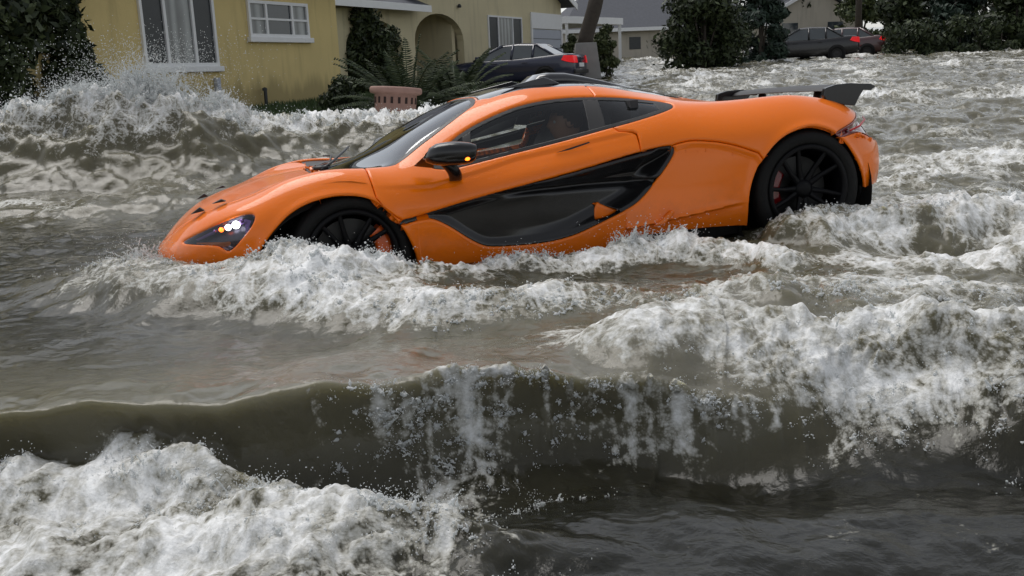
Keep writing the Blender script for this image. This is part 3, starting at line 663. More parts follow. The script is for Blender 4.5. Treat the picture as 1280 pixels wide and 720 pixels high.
# mirrors
def sculpt(name, rings, mat, parent, close=True):
    m = MB(); n = len(rings[0]); m.grid([list(r)+[r[0]] for r in rings])
    if close:
        b = len(m.v); 
        for ring, rev in ((rings[0], True), (rings[-1], False)):
            k = len(m.v); m.v += [tuple(map(float, p)) for p in ring]; f = tuple(range(k, k+n)); m.f.append(f[::-1] if rev else f)
    o = m.build(name, mat, parent, True)
    bm = bmesh.new(); bm.from_mesh(o.data); bmesh.ops.remove_doubles(bm, verts=bm.verts, dist=1e-5); bmesh.ops.recalc_face_normals(bm, faces=bm.faces); bm.to_mesh(o.data); bm.free(); o.data.shade_smooth()
    return o
for s in (1, -1):
    rings = []
    # housing: from the pointed front to the open, blunt back
    for x, cy, cz, ry, rz in ((-.425,.985,.812,.012,.012), (-.44,.988,.815,.050,.036), (-.475,.992,.816,.082,.053), (-.53,.995,.813,.100,.061), (-.59,.995,.809,.105,.061), (-.640,.994,.805,.103,.057), (-.672,.993,.802,.098,.050), (-.680,.993,.801,.090,.043)):
        ring = []
        for k in range(20):
            a = 2*math.pi*k/20; ca, sa = math.cos(a), math.sin(a); e = .75
            ring.append((x-.012*sa, s*(cy+ry*math.copysign(abs(ca)**e, ca)), cz+rz*math.copysign(abs(sa)**e, sa)+.010*ca*s*s))
        rings.append(ring)
    mir = sculpt('wing_mirror', rings, CARBON, sports_car)
    MB().lathe([(0, 0), (.040, 0)], 24, 'x', (-.684, s*.993, .801)).build('mirror_glass', simple('mirror_glass', (.5, .5, .52), .03, 1, 0) if s == 1 else bpy.data.materials['mirror_glass'], mir)
    # curved arm down to the shoulder of the door
    m = MB(); P = []
    for t in np.linspace(0, 1, 10):
        c = np.array([-.52-.075*t-.02*math.sin(t*3), s*(.975-.095*t**1.4), .775-.115*t]); hw = .042-.008*t; hh = .018
        P.append([tuple(c+np.array([hw*math.cos(a), s*hh*math.sin(a), .3*hw*math.cos(a)*0])) for a in np.linspace(0, 2*math.pi, 13)[:-1]])
    sculpt('mirror_arm', P, CARBON, mir)
    MB().prism([(-.385, s*.845, .755), (-.490, s*.86, .735), (-.470, s*.93, .785), (-.43, s*.93, .805)], (0, s*.012, .006)).build('mirror_foot', CARBON, mir, False, .004)
    P = [[(-.625+.016*math.cos(a)*q, s*(1.092+.004-.012*q*q), .785+.013*math.sin(a)*q) for a in np.linspace(0, 2*math.pi, 13)] for q in (0.01, .6, 1)]
    MB().grid(P).build('indicator', AMBER, mir, True)

# roof snorkel
rings = []
for x, hw, z0, h in ((-1.20,.17,1.125,.004), (-1.30,.17,1.13,.030), (-1.345,.165,1.13,.064), (-1.42,.155,1.13,.072), (-1.52,.14,1.125,.070), (-1.64,.12,1.11,.058), (-1.80,.09,1.085,.04), (-2.0,.04,1.05,.02)):
    rings.append([(x+(.03 if 0 else 0), -hw, z0), (x, -hw*.92, z0+h*.8), (x, -hw*.7, z0+h), (x, 0, z0+h*1.06), (x, hw*.7, z0+h), (x, hw*.92, z0+h*.8), (x, hw, z0)])
sculpt('roof_snorkel', rings, ROOFM, sports_car)
for s in (1, -1):
    MB().prism([(-1.02, s*.40, 1.125), (-1.30, s*.36, 1.175), (-1.33, s*.36, 1.165), (-1.40, s*.36, 1.13)], (0, -s*.03, 0)).build('roof_strake', ROOFM, sports_car, False, .004)

# rear wing with end plates
P = []
for y in np.linspace(-.70, .70, 29):
    b = 1-(abs(y)/.70)**2; sw = .0
    prof = []
    for u, zt in ((0, 0), (.08, .016), (.3, .026), (.6, .020), (1, .004), (.6, .002), (.3, .000), (.08, -.006), (0, 0)):
        prof.append((-3.09-sw-u*.21, y, .945+.012*b+zt+u*.02+.001))
    P.append(prof)
MB().grid(P).build('rear_wing', BLACK, sports_car, True)
for s in (1, -1):
    ep = [(-2.965,.925),(-2.975,.972),(-3.049,.988),(-3.156,.990),(-3.235,.980),(-3.297,.976),(-3.331,.958),(-3.297,.935),(-3.245,.943),(-3.215,.905),(-3.182,.850),(-3.11,.862),(-2.98,.890)]
    MB().prism([(x, s*.71, z) for x, z in ep], (0, -s*.035, 0)).build('wing_plate', CARBON, sports_car, False, .006)
    MB().tube([(-3.12, s*.35, .80), (-3.16, s*.35, .95)], .028, 10).build('wing_strut', BLACK, sports_car, True)
# tail: closing panel and lamp strip
m = MB(); m.prism([(-3.285, y, z) for y, z in ((-.74,.36),(-.76,.52),(-.70,.64),(-.58,.72),(0,.735),(.58,.72),(.70,.64),(.76,.52),(.74,.36))], (.02, 0, 0)); m.build('tail_panel', DARK, sports_car)
MB().tube([(-3.0,.918,.718),(-3.1,.868,.735),(-3.2,.775,.765),(-3.27,.66,.775)], .006, 8).build('light_strip', emit_mat('tail_lamp', (.35,.006,.008), .12), sports_car, True)
# small details of the nose and flanks
for x, y in ((.757,.50), (.640,.555)):
    for s in (1, -1): MB().prism([(x+.03, s*y, .60 if x > .7 else .648), (x-.02, s*y, .632 if x > .7 else .668), (x-.045, s*y, .612 if x > .7 else .655)], (0, s*.05, 0)).build('hood_slot', BLACK, sports_car, False, .003)
for s in (1, -1):
    MB().prism([(-1.185, s*.838, .752), (-1.25, s*.842, .768), (-1.378, s*.845, .795), (-1.385, s*.845, .789), (-1.27, s*.842, .762)], (0, s*.006, .001)).build('door_handle', BLACK, sports_car)
    MB().prism([(-1.70, s*.915, .292), (-1.735, s*.925, .318), (-1.812, s*.945, .377), (-1.822, s*.947, .362), (-1.76, s*.935, .302)], (0, s*.03, 0)).build('flank_fin', PAINT, sports_car, False, .006)
w = MB().tube([(.07,.52,.768), (.0,.38,.795), (-.10,.10,.835), (-.16,-.12,.855)], .007, 6); w.tube([(.02,.45,.782), (-.02,.20,.825), (.0,-.1,.815)], .006, 6)
w.box((.03,.38,.765), (.11,.50,.782)); w.build('wiper', BLACK, sports_car, True)
# cabin
m = MB(); m.box((-.15,-.70,.22), (-1.75,.70,.26)); m.box((-1.70,-.70,.26), (-1.75,.70,1.0))
for s in (1, -1): m.box((-.2, s*.76, .25), (-1.7, s*.74, .74 if s > 0 else .58))
m.build('cabin_tub', SEATM, sports_car)
m = MB()
P = []
for y in np.linspace(-.72, .72, 13):
    P.append([(-.05, y, .70), (-.25, y, .755), (-.48, y, .775-.02*abs(y)), (-.60, y, .74), (-.63, y, .60), (-.60, y, .40)])
m.grid(P).build('dashboard', SEATM, sports_car, True)
for s in (1, -1):
    seat = MB(); y0 = s*.36
    def slab(path, hw, th):
        P = []
        for k, (x, z) in enumerate(path):
            P.append((x, z))
        rows = []
        for (x, z), wf in zip(path, hw):
            rows.append([(x+th*.5*abs(u)**3*(.8), y0+u*wf, z+.03*abs(u)**3) for u in np.linspace(-1, 1, 9)])
        back = [[(x-th, y, z) for x, y, z in r][::-1] for r in rows]
        seat.grid([r+b+[r[0]] for r, b in zip(rows, back)])
        seat.f.append(tuple(len(seat.v)-19+i for i in range(18)))
    slab([(-1.34,.34), (-1.43,.48), (-1.51,.66), (-1.57,.79), (-1.60,.87), (-1.62,.955)], (.23,.25,.25,.22,.14,.12), .09)
    seat.box((-.85, y0-.23, .26), (-1.36, y0+.23, .34))
    seat.build('seat', SEATM, sports_car, True)
m = MB(); 
ring = []
for k in range(32):
    a = 2*math.pi*k/32; ring.append((-.84+.17*math.sin(a)*.42, .36+.175*math.cos(a), .60+.17*math.sin(a)*.9))
m.tube(ring+[ring[0]], .014, 8, False); m.tube([(-.60,.36,.58), (-.84,.36,.60)], .03, 10); m.tube([(-.84,.19,.60), (-.84,.53,.60)], .012, 6)
m.build('steering_wheel', BLACK, sports_car, True)

# ------------------------------------------------------------------ the driver
SKIN = simple('skin', (.42, .22, .14), .5, var=.08); SHIRT = simple('shirt', (.20, .19, .12), .8, bump=.3); HAIR = simple('hair', (.05, .03, .018), .7, bump=.5, bscale=120)
def skin_body(name, verts, edges, rad, mat, parent, sub=2):
    me = bpy.data.meshes.new(name); me.from_pydata(verts, edges, []); o = bpy.data.objects.new(name, me); COL.objects.link(o); o.parent = parent
    o.modifiers.new('skin', 'SKIN'); 
    for v, r in zip(me.skin_vertices[0].data, rad): v.radius = (r, r) if not hasattr(r, '__len__') else r
    me.skin_vertices[0].data[0].use_root = True
    s = o.modifiers.new('sub', 'SUBSURF'); s.levels = s.render_levels = sub
    dg = bpy.context.evaluated_depsgraph_get(); em = bpy.data.meshes.new_from_object(o.evaluated_get(dg)); o.modifiers.clear(); o.data = em
    em.materials.clear(); em.materials.append(mat); em.shade_smooth(); return o
def make_driver():
    root = empty('person'); tag(root, 'driver in a pale shirt sitting behind the side window of the orange car', 'person')
    root.matrix_world = _M @ Matrix.Translation((-1.30, .36, .245))
    # seated: x forward, hip at the origin
    V = [(0,0,0), (-.06,0,.14), (-.12,0,.30), (-.15,0,.42), (-.15,0,.48)]; E = [(0,1),(1,2),(2,3),(3,4)]; Rd = [(.15,.12),(.145,.11),(.15,.11),(.09,.07),(.05,.05)]
    V += [(-.135,0,.56)]; E += [(4,5)]; Rd += [(.045,.045)]
    for s in (1, -1):
        b = len(V)
        V += [(-.13,s*.15,.38), (-.08,s*.23,.24), (.05,s*.24,.12), (.20,s*.22,.19), (.36,s*.19,.29), (.41,s*.19,.31)]
        E += [(3,b)]+[(b+i, b+i+1) for i in range(5)]; Rd += [.062,.05,.044,.038,.028,.026]
        b = len(V); V += [(.12,s*.09,-.02), (.42,s*.11,.06), (.66,s*.10,-.12)]; E += [(0,b),(b,b+1),(b+1,b+2)]; Rd += [.085,.065,.045]
        hb = len(V)-4
        for k in range(4):                       # fingers closed over the wheel rim
            f = len(V); y = s*(.155+.024*k); V += [(.435,y,.325), (.472,y,.310), (.468,y,.28), (.445,y,.272)]; E += [(hb,f),(f,f+1),(f+1,f+2),(f+2,f+3)]; Rd += [.011,.0095,.009,.008]
        f = len(V); V += [(.42,s*.14,.32), (.445,s*.128,.335), (.462,s*.13,.345)]; E += [(hb,f),(f,f+1),(f+1,f+2)]; Rd += [.012,.011,.009]
    body = skin_body('body', V, E, Rd, SKIN, root)
    # head: an ellipsoid pushed into brow, nose, chin and jaw
    bm = bmesh.new(); bmesh.ops.create_uvsphere(bm, u_segments=40, v_segments=28, radius=1)
    for v in bm.verts:
        x, y, z = v.co
        fx = .098*x; fy = .074*y*(1-.18*max(0, -z)); fz = .118*z
        if x > 0:
            fx += .022*math.exp(-((y/.16)**2+((z+.12)/.2)**2))            # nose
            fx -= .012*math.exp(-(((abs(y)-.42)/.2)**2+((z-.05)/.14)**2)) # eye sockets
            fx += .008*math.exp(-((y/.3)**2+((z+.45)/.09)**2))            # lips
            fx += .010*math.exp(-((y/.3)**2+((z+.78)/.16)**2))            # chin
        v.co = (fx, fy, fz)
    me = bpy.data.meshes.new('head'); bm.to_mesh(me); bm.free(); h = link('head', me, SKIN, root); h.location = (-.115, 0, .655)
    EYE = simple('eye', (.6,.58,.55), .2)
    for s in (1, -1):
        MB().lathe([(0,-.012),(.009,-.008),(.012,0),(.009,.008),(0,.012)], 12, 'x', (.074, s*.031, .008)).build('eye', EYE, h, True)
        MB().lathe([(0,-.006),(.02,-.006),(.03,0),(.02,.006),(0,.006)], 12, 'y', (-.005, s*.073, -.005)).build('ear', SKIN, h, True)
    bm = bmesh.new(); bmesh.ops.create_uvsphere(bm, u_segments=32, v_segments=20, radius=1)
    bmesh.ops.delete(bm, geom=[v for v in bm.verts if v.co.z < -.35+.75*max(0, v.co.x+.15)], context='VERTS')
    for v in bm.verts: v.co = (.106*v.co.x-.006, .081*v.co.y, .126*v.co.z+.004)
    me = bpy.data.meshes.new('hair'); bm.to_mesh(me); bm.free(); link('hair', me, HAIR, h)
    # shirt: torso and sleeves over the body
    V = [(0,0,-.02), (-.06,0,.14), (-.12,0,.30), (-.15,0,.425)]; E = [(0,1),(1,2),(2,3)]; Rd = [(.165,.135),(.16,.125),(.165,.125),(.10,.08)]
    for s in (1, -1):
        b = len(V); V += [(-.13,s*.15,.385), (-.08,s*.23,.24), (.03,s*.24,.12)]; E += [(3,b),(b,b+1),(b+1,b+2)]; Rd += [.075,.063,.056]
    skin_body('shirt', V, E, Rd, SHIRT, root)
make_driver()
# ------------------------------------------------------------------ ground: yards on a slope, the street under the flood
SX, SY = .439, .898                         # the street runs this way
H1 = at(427, 105, Y=22.0); H1X, H1Y = H1[0], H1[1]
def lateral(X, Y): return (X-H1X)*SY-(Y-H1Y)*SX      # metres in front of the house line
def ground_z(X, Y):
    X = np.asarray(X, float); Y = np.asarray(Y, float); q = lateral(X, Y)
    yard = sstep(4.4, 1.8, q)*sstep(6, 13, Y)+0*q
    far_side = sstep(15, 19, q)*.95*sstep(14, 24, Y)
    return np.minimum(surge(Y), 2.6)-.55+np.maximum(yard*(.84-.34*sstep(22, 32, Y)), far_side)+.03*fbm(X*.5, Y*.5, 3, 140)
def ground_material():
    m, t, p, o = nodes('yard_ground'); L = t.links.new; tc = N(t, 'ShaderNodeTexCoord')
    n1 = N(t, 'ShaderNodeTexNoise'); n1.inputs['Scale'].default_value = .5; n1.inputs['Detail'].default_value = 5; L(tc.outputs['Object'], n1.inputs['Vector'])
    n2 = N(t, 'ShaderNodeTexNoise'); n2.inputs['Scale'].default_value = 14; n2.inputs['Detail'].default_value = 6; L(tc.outputs['Object'], n2.inputs['Vector'])
    r = N(t, 'ShaderNodeValToRGB'); L(n2.outputs['Fac'], r.inputs[0]); r.color_ramp.elements[0].position = .3; r.color_ramp.elements[0].color = (.018, .03, .010, 1)
    r.color_ramp.elements[1].position = .75; r.color_ramp.elements[1].color = (.075, .10, .035, 1)
    L(r.outputs[0], p.inputs['Base Color']); p.inputs['Roughness'].default_value = .8
    b = N(t, 'ShaderNodeBump'); b.inputs['Distance'].default_value = .05; L(n2.outputs['Fac'], b.inputs['Height']); L(b.outputs[0], p.inputs['Normal'])
    return m
def build_ground():
    x = np.concatenate([np.linspace(-700, -32, 40)[:-1], np.linspace(-32, 60, 230), np.linspace(60, 700, 40)[1:]])
    y = np.concatenate([np.linspace(-300, -2, 20)[:-1], np.linspace(-2, 80, 210), np.linspace(80, 900, 50)[1:]])
    X, Y = np.meshgrid(x, y); Z = ground_z(X, Y); V = np.stack([X, Y, Z], 2).reshape(-1, 3); ny, nx = X.shape
    i = np.arange(ny-1)[:, None]*nx; j = np.arange(nx-1)[None]
    F = np.stack([i+j, i+j+1, i+nx+j+1, i+nx+j], 2).reshape(-1, 4)
    tag(link('ground', np_mesh('ground', V, F), ground_material()), kind='structure')
build_ground()
def gz(x, y): return float(ground_z(np.array([x]), np.array([y]))[0])

# driveway: a pale concrete sheet just above the yard
def build_driveway():
    n = 30; rows = []
    for k in range(n):
        q = -2.2+5.6*k/(n-1); row = []
        for a in np.linspace(9.0, 24.0, 60):
            X = H1X+q*SY+a*SX; Y = H1Y-q*SX+a*SY; row.append((X, Y, gz(X, Y)+.03))
        rows.append(row)
    o = MB().grid(rows).build('driveway', simple('wet_concrete', (.26, .25, .225), .28, bump=.15, var=.25, scale=1.2), None, True); tag(o, kind='structure')
build_driveway()

# grass tufts on the strip of yard
def build_grass():
    rs = np.random.RandomState(4); n = 9000; a = rs.uniform(-6.5, 3, n); q = rs.uniform(.1, 2.9, n)
    X = H1X+q*SY+a*SX; Y = H1Y-q*SX+a*SY; Z = ground_z(X, Y); h = rs.uniform(.05, .13, n); w = rs.uniform(0, 6.28, n); b = .012
    dx, dy = np.cos(w)*b, np.sin(w)*b; lx, ly = rs.normal(0, .03, n), rs.normal(0, .03, n)
    V = np.stack([np.stack([X-dx, Y-dy, Z-.01], 1), np.stack([X+dx, Y+dy, Z-.01], 1), np.stack([X+lx, Y+ly, Z+h], 1)], 1).reshape(-1, 3)
    tag(link('grass', np_mesh('grass', V, np.arange(3*n).reshape(-1, 3)), simple('grass_blade', (.05, .085, .025), .6, var=.5, scale=3), smooth=False),
        'short green grass along the foot of the yellow house', 'grass', kind='stuff')
build_grass()

# ------------------------------------------------------------------ houses
def stucco(name, col):
    """rough render with rain streaks and a soaked, dirty band near the ground"""
    m = simple(name, col, .85, var=.13, scale=1.1, bump=.45, bscale=60); t = m.node_tree; L = t.links.new; p = t.nodes['Principled BSDF']
    src = p.inputs['Base Color'].links[0].from_socket; tc = N(t, 'ShaderNodeTexCoord'); sp = N(t, 'ShaderNodeSeparateXYZ'); L(tc.outputs['Object'], sp.inputs[0])
    mp = N(t, 'ShaderNodeMapping'); mp.inputs['Scale'].default_value = (2.2, 2.2, .22); L(tc.outputs['Object'], mp.inputs[0]); st = N(t, 'ShaderNodeTexNoise'); st.inputs['Scale'].default_value = 2.2; st.inputs['Detail'].default_value = 5; L(mp.outputs[0], st.inputs['Vector'])
    a = N(t, 'ShaderNodeMath', operation='MULTIPLY_ADD'); L(st.outputs['Fac'], a.inputs[0]); a.inputs[1].default_value = .9; L(sp.outputs['Z'], a.inputs[2])
    band = N(t, 'ShaderNodeMapRange', interpolation_type='SMOOTHSTEP'); L(a.outputs[0], band.inputs[0]); band.inputs[1].default_value = 1.95; band.inputs[2].default_value = 1.55
    stk = N(t, 'ShaderNodeMapRange', interpolation_type='SMOOTHSTEP'); L(st.outputs['Fac'], stk.inputs[0]); stk.inputs[1].default_value = .50; stk.inputs[2].default_value = .72; stk.inputs[4].default_value = .4
    mxm = N(t, 'ShaderNodeMath', operation='MAXIMUM'); L(band.outputs[0], mxm.inputs[0]); L(stk.outputs[0], mxm.inputs[1])
    mx = N(t, 'ShaderNodeMix', data_type='RGBA'); L(mxm.outputs[0], mx.inputs['Factor']); L(src, mx.inputs['A']); mx.inputs['B'].default_value = tuple(c*.62 for c in col)+(1,); L(mx.outputs['Result'], p.inputs['Base Color'])
    return m
YELLOW = stucco('yellow_stucco', (.66, .525, .235)); CREAM = stucco('cream_stucco', (.62, .55, .36)); BEIGE = stucco('beige_stucco', (.48, .44, .37))
WHITE = simple('white_paint', (.78, .79, .80), .45, var=.06); ROOFG = simple('grey_shingle', (.075, .08, .095), .85, var=.3, scale=8, bump=.6, bscale=16)
PANE = simple('window_pane', (.045, .055, .065), .05, var=.3, scale=1, spec=.8); CURT = simple('curtain', (.34, .36, .36), .12, var=.25, scale=2.5, spec=.6); _t = CURT.node_tree; _w = N(_t, 'ShaderNodeTexWave'); _w.inputs['Scale'].default_value = 2.6; _w.inputs['Distortion'].default_value = 3; _w.inputs['Detail'].default_value = 2
_c2 = N(_t, 'ShaderNodeTexCoord'); _mp = N(_t, 'ShaderNodeMapping'); _mp.inputs['Scale'].default_value = (1, 1, .12); _t.links.new(_c2.outputs['Object'], _mp.inputs[0]); _t.links.new(_mp.outputs[0], _w.inputs['Vector'])
_mx = N(_t, 'ShaderNodeMix', data_type='RGBA', blend_type='MULTIPLY'); _mx.inputs['Factor'].default_value = .55; _p = _t.nodes['Principled BSDF']; _t.links.new(_p.inputs['Base Color'].links[0].from_socket, _mx.inputs['A']); _t.links.new(_w.outputs['Color'], _mx.inputs['B']); _t.links.new(_mx.outputs['Result'], _p.inputs['Base Color'])  # wave bands paint the shade of the folds into the curtain colour
PANEL = simple('door_panel', (.42, .45, .52), .5, var=.06)
SCREEN = simple('dark_screen', (.028, .032, .036), .3, var=.25)
TS = np.array([SX, SY, 0]); NS = np.array([SY, -SX, 0]); UP = np.array([0, 0, 1.])
class Facade:
    """a wall plane along the street: pixel outlines of the photo are carried onto it, then kept as metres (along, up)"""
    def __init__(self, P): self.P = np.array(P, float)
    def au(self, px, py):
        q = on_plane(px, py, self.P, NS)-self.P; return float(q @ TS), float(q[2])
    def pt(self, a, u, out=0): return self.P+TS*a+UP*u+NS*out
    def slab(self, mb, a0, u0, a1, u1, o0, o1):
        return mb.prism([self.pt(a0, u0, o0), self.pt(a1, u0, o0), self.pt(a1, u1, o0), self.pt(a0, u1, o0)], NS*(o1-o0))
def window(F, house, box, cols, rows, name='window', depth=.05, panes=None, sill=True, fw=.06):
    a0, u0, a1, u1 = box; m = MB()
    F.slab(m, a0, u0, a0+fw, u1, .002, depth); F.slab(m, a1-fw, u0, a1, u1, .002, depth); F.slab(m, a0+fw, u0, a1-fw, u0+fw, .002, depth); F.slab(m, a0+fw, u1-fw, a1-fw, u1, .002, depth)
    w = m.build(name, WHITE, house)
    g = MB(); cw_ = (a1-a0-2*fw)/len(cols) if isinstance(cols, list) else None
    edges = np.concatenate([[0], np.cumsum(cols)])/sum(cols)*(a1-a0-2*fw)+a0+fw
    bars = MB()
    for e in edges[1:-1]:
        v_ = MB(); F.slab(v_, e-fw*.5, u0+fw, e+fw*.5, u1-fw, .003, depth-.004); v_.build('window_bar', WHITE, w)
    for r_ in range(1, rows): F.slab(bars, a0+fw, u0+fw+(u1-u0-2*fw)*r_/rows-.02, a1-fw, u0+fw+(u1-u0-2*fw)*r_/rows+.02, .003, depth-.008)
    if bars.v: bars.build('window_bar', WHITE, w)
    for k in range(len(edges)-1):
        p = MB(); F.slab(p, edges[k]+.001, u0+fw+.001, edges[k+1]-.001, u1-fw-.001, .004, .012); p.build('pane', (panes or [PANE]*9)[k], w)
    if sill:
        s = MB(); F.slab(s, a0-.06, u0-.10, a1+.06, u0-.001, .002, depth+.05); s.build('sill', WHITE, w, False, .01)
    return w

# yellow house
F1 = Facade([H1X, H1Y, gz(H1X, H1Y)-.1]); base1 = F1.P
h1 = empty('house', tuple(F1.P)); tag(h1, 'yellow stucco house with white framed windows behind the crashing wave', 'house')
def house_part(mb, name, mat, house, **k):
    o = mb.build(name, mat, house, **k); o.matrix_parent_inverse = house.matrix_world.inverted() if False else Matrix.Translation(-house.location); return o
def adopt(o, house):
    for c in [o]: c.matrix_parent_inverse = Matrix.Translation(-house.location)
top1 = 2.75; m = MB()
W_L = -9.2
m.prism([F1.pt(W_L, -.6), F1.pt(0, -.6), F1.pt(0, top1), F1.pt(W_L, top1)], -NS*8); adopt(m.build('wall', YELLOW, h1), h1)
m = MB(); ov = .55
e0, e1 = [F1.pt(W_L-ov, top1+.02, ov), F1.pt(ov, top1+.02, ov), F1.pt(ov, top1+.02, -8-ov), F1.pt(W_L-ov, top1+.02, -8-ov)], [F1.pt(W_L+3.4, top1+1.9, -4), F1.pt(-3.6, top1+1.9, -4)]
V = [np.array(p) for p in e0]+[np.array(p) for p in e1]
m.add(V, [(0,1,5,4), (1,2,5), (2,3,4,5), (3,0,4), (3,2,1,0)]); adopt(m.build('roof', ROOFG, h1), h1)
m = MB()
F1.slab(m, W_L-ov-.02, top1-.12, ov+.02, top1+.06, ov+.002, ov+.03)
m.prism([F1.pt(ov+.002, top1-.12, ov+.03), F1.pt(ov+.03, top1-.12, ov+.03), F1.pt(ov+.03, top1+.06, ov+.03), F1.pt(ov+.002, top1+.06, ov+.03)], -NS*(8.6)); adopt(m.build('fascia', WHITE, h1), h1)
def box_of(F, x0, y0, x1, y1):
    a, u = F.au(x0, y0); b, v = F.au(x1, y1); return (min(a, b), min(u, v), max(a, b), max(u, v))
b = box_of(F1, 180, 84, 266, 20); b = (b[0], b[1], b[2], b[1]+2.05)
adopt(window(F1, h1, b, [1, 1.35, 1], 1, panes=[SCREEN, CURT, SCREEN]), h1)
b = box_of(F1, 311, 46, 382, 5); adopt(window(F1, h1, b, [1, 1.7, 1], 2, panes=[CURT, PANE, CURT]), h1)
m = MB(); F1.slab(m, -4.0, .25, -3.9, .60, .003, .09); adopt(m.build('meter_box', PANEL, h1, False, .01), h1)

# cream house with the arched porch and gable
q2 = at(703, 70, Y=42); F2 = Facade([q2[0], q2[1], gz(q2[0], q2[1])-.1])
h2 = empty('house', tuple(F2.P)); tag(h2, 'cream house with arched porch, gable and narrow garage door', 'house')
def arch_pts(xl, xr, ytop, n=14):
    a0, _ = F2.au(xl, 60); a1, _ = F2.au(xr, 60); _, ut = F2.au((xl+xr)/2, ytop); r = (a1-a0)/2
    rise = min(r, .85); c = (a0+a1)/2
    return [(a1, -.5)]+[(c+r*math.cos(w), ut-rise+rise*math.sin(w)) for w in np.linspace(0, math.pi, n)]+[(a0, -.5)]
aL = F2.au(421, 60)[0]; eave = F2.au(703, 5)[1]; gl_, gr_ = F2.au(512, 0)[0], 0.0
pk = (gl_+gr_)/2; rise = (gr_-gl_)/2*.42
out = [(aL, -.5), (aL, F2.au(440, 12)[1]), (gl_, F2.au(512, 6)[1]), (gl_, eave), (pk, eave+rise), (gr_, eave), (gr_, -.5)]
out += arch_pts(519, 580, 17)+arch_pts(432, 503, 24)
m = MB(); m.prism([F2.pt(a, u) for a, u in out], -NS*.25)
me_o = m.build('wall', CREAM, h2); bm = bmesh.new(); bm.from_mesh(me_o.data); bmesh.ops.triangulate(bm, faces=[f for f in bm.faces if len(f.verts) > 4]); bm.to_mesh(me_o.data); bm.free(); adopt(me_o, h2)
m = MB()
for a0, a1, d in ((aL, gl_+3.2, 2.4), (gl_+2.0, gr_, 7)):
    m.prism([F2.pt(a0, -.5, -d), F2.pt(a1, -.5, -d), F2.pt(a1, 2.9, -d), F2.pt(a0, 2.9, -d)], -NS*.2)
m.prism([F2.pt(gr_-.2, -.5, -.26), F2.pt(gr_-.003, -.5, -.26), F2.pt(gr_-.003, eave, -.26), F2.pt(gr_-.2, eave, -.26)], -NS*6.7)
m.prism([F2.pt(gl_+3.0, -.5, -.26), F2.pt(gl_+3.2, -.5, -.26), F2.pt(gl_+3.2, 2.9, -.26), F2.pt(gl_+3.0, 2.9, -.26)], -NS*2.1)
adopt(m.build('porch_wall', CREAM, h2), h2)
Fp = Facade(F2.pt(0, 0, -2.4)); b = box_of(Fp, 531, 50, 549, 24); adopt(window(Fp, h2, b, [1], 1, panes=[SCREEN], sill=False), h2)
b = box_of(F2, 612, 92, 651, 22); adopt(window(F2, h2, b, [1, 1.6, 1], 1, panes=[SCREEN, CURT, SCREEN]), h2)
b = box_of(F2, 667, 100, 700, 38)
m = MB(); F2.slab(m, b[0], -.3, b[2], b[3], .002, .03); gd = m.build('garage_door', PANEL, h2); adopt(gd, h2)
m = MB()
for k in range(1, 5): F2.slab(m, b[0]+.02, b[3]*k/5-.012, b[2]-.02, b[3]*k/5+.012, .031, .036)
m.build('groove', SCREEN, gd)
m = MB(); F2.slab(m, b[0]-.12, -.3, b[0]-.002, b[3]+.02, .003, .06); F2.slab(m, b[2]+.002, -.3, min(b[2]+.12, -.01), b[3]+.02, .003, .06); F2.slab(m, b[0]-.12, b[3]+.021, min(b[2]+.12, -.01), b[3]+.62, .003, .06); m.build('door_frame', WHITE, gd)
m = MB()                                   # gable roof: two slopes running back, white barge boards
for s, a_e in ((-1, gl_-.5), (1, gr_+.5)):
    ue = eave-.5*.42+.06; m.prism([F2.pt(a_e, ue, .5), F2.pt(pk, eave+rise+.06, .5), F2.pt(pk, eave+rise+.22, .5), F2.pt(a_e, ue+.16, .5)], -NS*8)
adopt(m.build('roof', ROOFG, h2), h2)
m = MB()
for s, a_e in ((-1, gl_-.52), (1, gr_+.52)):
    ue = eave-.52*.42+.05; m.prism([F2.pt(a_e, ue-.1, .502), F2.pt(pk, eave+rise-.04, .502), F2.pt(pk, eave+rise+.2, .502), F2.pt(a_e, ue+.14, .502)], NS*.04)
adopt(m.build('barge_board', WHITE, h2), h2)
m = MB(); ul = F2.au(470, 9)[1]; m.prism([F2.pt(aL-1.5, ul, .55), F2.pt(gl_+.3, ul, .55), F2.pt(gl_+.3, ul+1.3, -2.6), F2.pt(aL-1.5, ul+1.3, -2.6)], UP*.1); adopt(m.build('porch_roof', ROOFG, h2), h2)
m = MB(); F2.slab(m, aL-1.5, ul-.10, gl_+.28, ul+.10, .552, .59); adopt(m.build('porch_fascia', WHITE, h2), h2)
m = MB().lathe([(0, 0), (.06, 0), (.07, .06), (.03, .12), (0, .12)], 12, 'z', F2.pt((gl_+F2.au(590, 20)[0])/2+1.0, F2.au(597, 12)[1], .08)); adopt(m.build('wall_lamp', SCREEN, h2), h2)

